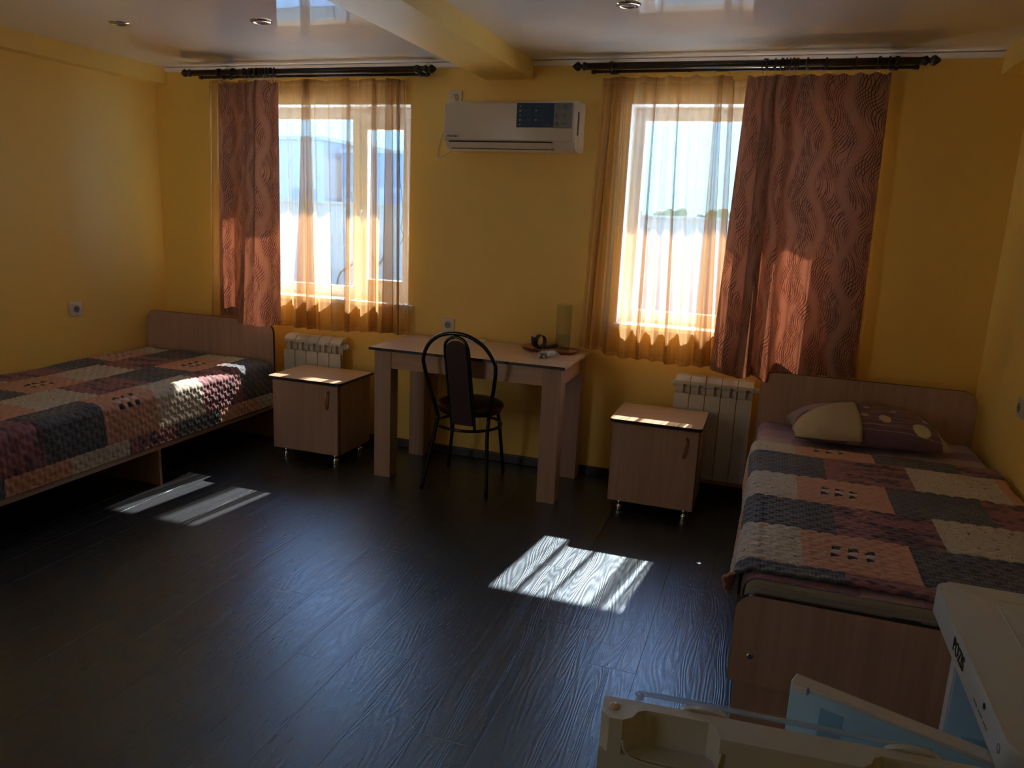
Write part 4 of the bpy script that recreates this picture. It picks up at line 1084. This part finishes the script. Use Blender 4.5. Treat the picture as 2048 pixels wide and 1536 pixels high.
# inner tray of the door (pale blue), with shelf ledges and clear retaining rails
bm = bmesh.new()
box(bm, 0.02, DL-0.02, -0.018, 0.0, 0.08, zt-0.02, 0.006)
box(bm, 0.035, DL-0.04, -0.085, -0.018, 0.70, 0.715, 0.004); box(bm, 0.035, DL-0.04, -0.085, -0.018, 0.40, 0.415, 0.004); box(bm, 0.035, DL-0.04, -0.100, -0.018, 0.12, 0.135, 0.004)
dobj('inner_tray', bm, M['liner'], dr)
bm = bmesh.new()
for z in (0.79, 0.48, 0.20):
    tube(bm, crv([(DL-0.045, -0.018, z), (DL-0.040, -0.07, z), (DL-0.046, -0.100, z), (DL-0.075, -0.112, z), (0.11, -0.105, z), (0.075, -0.098, z), (0.060, -0.075, z), (0.062, -0.018, z)], 6), 0.0042, 8)
    dobj('retaining_rail', bm, M['clear'], dr, smooth=True); bm = bmesh.new()
bm.free()
bm = bmesh.new()
for c_ in (0.125, 0.385):                   # rounded humps of the shelf holders seen just over the top edge
    prism(bm, arc(c_, zt-0.008, 0.034, 0, PI, 10), 'y', -0.012, -0.003)
    bmesh.ops.scale(bm, vec=(1, 1, 0.34), space=Matrix.Translation((0, 0, -(zt-0.008))), verts=bm.verts)
    dobj('shelf_holder', bm, M['fridge'], dr); bm = bmesh.new()
bm.free()
# --- freezer flap, swung open inside the door
fM = Matrix.Translation((4.408, -3.212, 0)) @ Matrix.Rotation(PI-0.355, 4, 'Z')
def fobj(name, bm, mat, parent, **k):
    bmesh.ops.transform(bm, matrix=fM, verts=bm.verts); return obj(name, bm, mat, parent, **k)
FL = 0.335
bm = box(bmesh.new(), 0, FL, 0.0, 0.004, 0.565, 0.772); box(bm, 0, FL, -0.018, 0.010, 0.7745, 0.781, 0.001); box(bm, 0, FL, -0.018, 0.004, 0.557, 0.565, 0.001)
box(bm, FL-0.006, FL, -0.018, 0.004, 0.557, 0.780); box(bm, 0, 0.006, -0.018, 0.004, 0.557, 0.780)
ff = fobj('freezer_flap', bm, M['socket'], fr)
fobj('flap_panel', B(0.004, FL-0.0, 0.0, 0.010, 0.562, 0.7745, bev=0.002), M['liner'], ff)
fobj('finger_recess', B(FL-0.085, FL-0.050, 0.010, 0.0112, 0.58, 0.755), M['liner_dark'], ff)
fobj('latch', B(FL-0.028, FL-0.004, 0.0102, 0.0150, 0.768, 0.7812, bev=0.001), M['socket'], ff)

# ================================================================== THINGS ON THE DESK
zt_ = 0.750
ty = thing('tray', 'oval terracotta-coloured tray at the back right of the desk', 'tray', (2.835, -0.150, zt_), rz=-0.10)
bm = bmesh.new(); N = 40
def sup(a, rx, ry): c_, s_ = math.cos(a), math.sin(a); return (math.copysign(abs(c_)**0.6, c_)*rx, math.copysign(abs(s_)**0.6, s_)*ry)
ringz = [(0.125, 0.048, 0.0), (0.150, 0.068, 0.004), (0.166, 0.084, 0.016), (0.168, 0.086, 0.018), (0.160, 0.078, 0.012), (0.146, 0.064, 0.007), (0.12, 0.044, 0.005)]
prev = None; rs = []
for rx, ry, z in ringz: rs.append([bm.verts.new((*sup(2*PI*k/N, rx, ry), z)) for k in range(N)])
for a, b in zip(rs, rs[1:]):
    for k in range(N): bm.faces.new((a[k], a[(k+1) % N], b[(k+1) % N], b[k]))
bm.faces.new(rs[0]); bm.faces.new(rs[-1])
obj('dish', bm, M['tray'], ty, local=True, smooth=True)
# webbing strap curled up on the tray
def ribbon(P, y0, y1, t=0.003, n=6):
    Q = crv([(a, 0, b) for a, b in P], n); bm = bmesh.new(); rows = []
    for i, p in enumerate(Q):
        d = (Q[min(i+1, len(Q)-1)]-Q[max(i-1, 0)]).normalized(); nn = Vector((-d.z, 0, d.x))*t/2
        rows.append([bm.verts.new((p.x+s*nn.x, y, p.z+s*nn.z)) for s, y in ((1, y0), (1, y1), (-1, y1), (-1, y0))])
    for a, b in zip(rows, rows[1:]):
        for k in range(4): bm.faces.new((a[k], a[(k+1) % 4], b[(k+1) % 4], b[k]))
    bm.faces.new(rows[0]); bm.faces.new(rows[-1][::-1]); return bm
z0 = zt_+0.008
bm = ribbon([(2.722, z0+0.066), (2.724, z0+0.045), (2.728, z0+0.02), (2.742, z0+0.004), (2.768, z0+0.002), (2.790, z0+0.010), (2.800, z0+0.035), (2.792, z0+0.064), (2.770, z0+0.074), (2.750, z0+0.060), (2.744, z0+0.036), (2.752, z0+0.012), (2.780, z0+0.004), (2.83, z0+0.006), (2.868, z0+0.012), (2.885, z0+0.016)], -0.152, -0.110)
bmesh.ops.rotate(bm, cent=(2.765, -0.13, z0), matrix=Matrix.Rotation(0.75, 3, 'Z'), verts=[v for v in bm.verts])
tag(obj('strap', bm, M['strap'], loc=(2.78, -0.13, z0)), 'dark blue webbing strap curled up on the tray', 'strap')
def tumbler(name, label, c, r, h, w, cat):
    bm = lathe(bmesh.new(), [(0.002, 0.0), (r*0.96, 0.0), (r, 0.004), (r, h), (r-w, h), (r-w, 0.010), (0.002, 0.008)], (c[0], c[1], c[2]), 32, cap=False)
    tag(obj(name, bm, M['tumbler'], loc=c, smooth=True), label, cat)
tumbler('glass_vase', 'tall clear glass vase at the back of the desk', (2.893, -0.088, zt_+0.012), 0.044, 0.25, 0.003, 'vase')
tumbler('drinking_glass', 'short clear drinking glass in front of the tall vase', (2.925, -0.185, zt_+0.013), 0.033, 0.090, 0.003, 'glass')
for k, (x, y, lb) in enumerate(((2.760, -0.245, 'left of two small teaspoons leaning on the front of the tray'), (2.800, -0.258, 'right of two small teaspoons leaning on the front of the tray'))):
    t = thing('teaspoon', lb, 'spoon', (x, y, zt_))
    bm = bmesh.new(); r_ = bmesh.ops.create_uvsphere(bm, u_segments=12, v_segments=8, radius=1.0)
    for v in bm.verts: v.co = Vector((v.co.x*0.010, v.co.y*0.016, v.co.z*0.003+0.004))
    obj('bowl', bm, M['brass'], t, local=True, smooth=True)
    obj('handle', tube(bmesh.new(), [(0, 0.012, 0.005), (0.002, 0.025, 0.014), (0.008, 0.055, 0.024)], [0.0022, 0.0022, 0.003], 6), M['brass'], t, local=True, smooth=True)
bg2 = thing('wrapped_torch', 'grey tube-shaped gadget wrapped in a clear plastic bag on the desk', 'gadget', (2.885, -0.35, zt_), rz=math.radians(68))
obj('body', lathe(bmesh.new(), [(0.004, -0.055), (0.013, -0.052), (0.016, -0.045), (0.016, -0.020), (0.013, -0.016), (0.013, 0.050), (0.008, 0.055)], (0, 0, 0.018), 16, 'x'), M['foil'], bg2, local=True, smooth=True)
obj('end_cap', lathe(bmesh.new(), [(0.003, -0.064), (0.012, -0.062), (0.0168, -0.054), (0.0168, -0.030)], (0, 0, 0.018), 16, 'x'), M['greycap'], bg2, local=True, smooth=True)
bm = bmesh.new(); rs = []; rd = random.Random(3)
for i in range(15):
    f = i/14; x = -0.070+0.150*f; w_ = 0.024+0.006*math.sin(f*9)+(0.006 if f > 0.8 else 0); h_ = 0.019*(1 if f < 0.75 else max(0.12, 1-(f-0.75)*4))*(0.35 if i == 0 else 1)
    rs.append([bm.verts.new((x, w_*math.cos(a)*(1+rd.uniform(-.10, .10)), max(0.001, h_+h_*math.sin(a)*(1+rd.uniform(-.12, .12))))) for a in [2*PI*k/12 for k in range(12)]])
for a, b in zip(rs, rs[1:]):
    for k in range(12): bm.faces.new((a[k], a[(k+1) % 12], b[(k+1) % 12], b[k]))
obj('plastic_bag', bm, M['bag'], bg2, local=True)
rc = thing('remote_control', 'flat white remote control on the desk behind the chair', 'remote control', (2.36, -0.105, zt_), rz=math.radians(14))
obj('case', B(-0.062, 0.062, -0.020, 0.020, 0.0, 0.016, bev=0.004), M['socket'], rc, local=True)
for k in range(3): obj('button', B(-0.03+k*0.022, -0.018+k*0.022, -0.006, 0.006, 0.0155, 0.0172, bev=0.001), M['stk_grey'], rc, local=True)
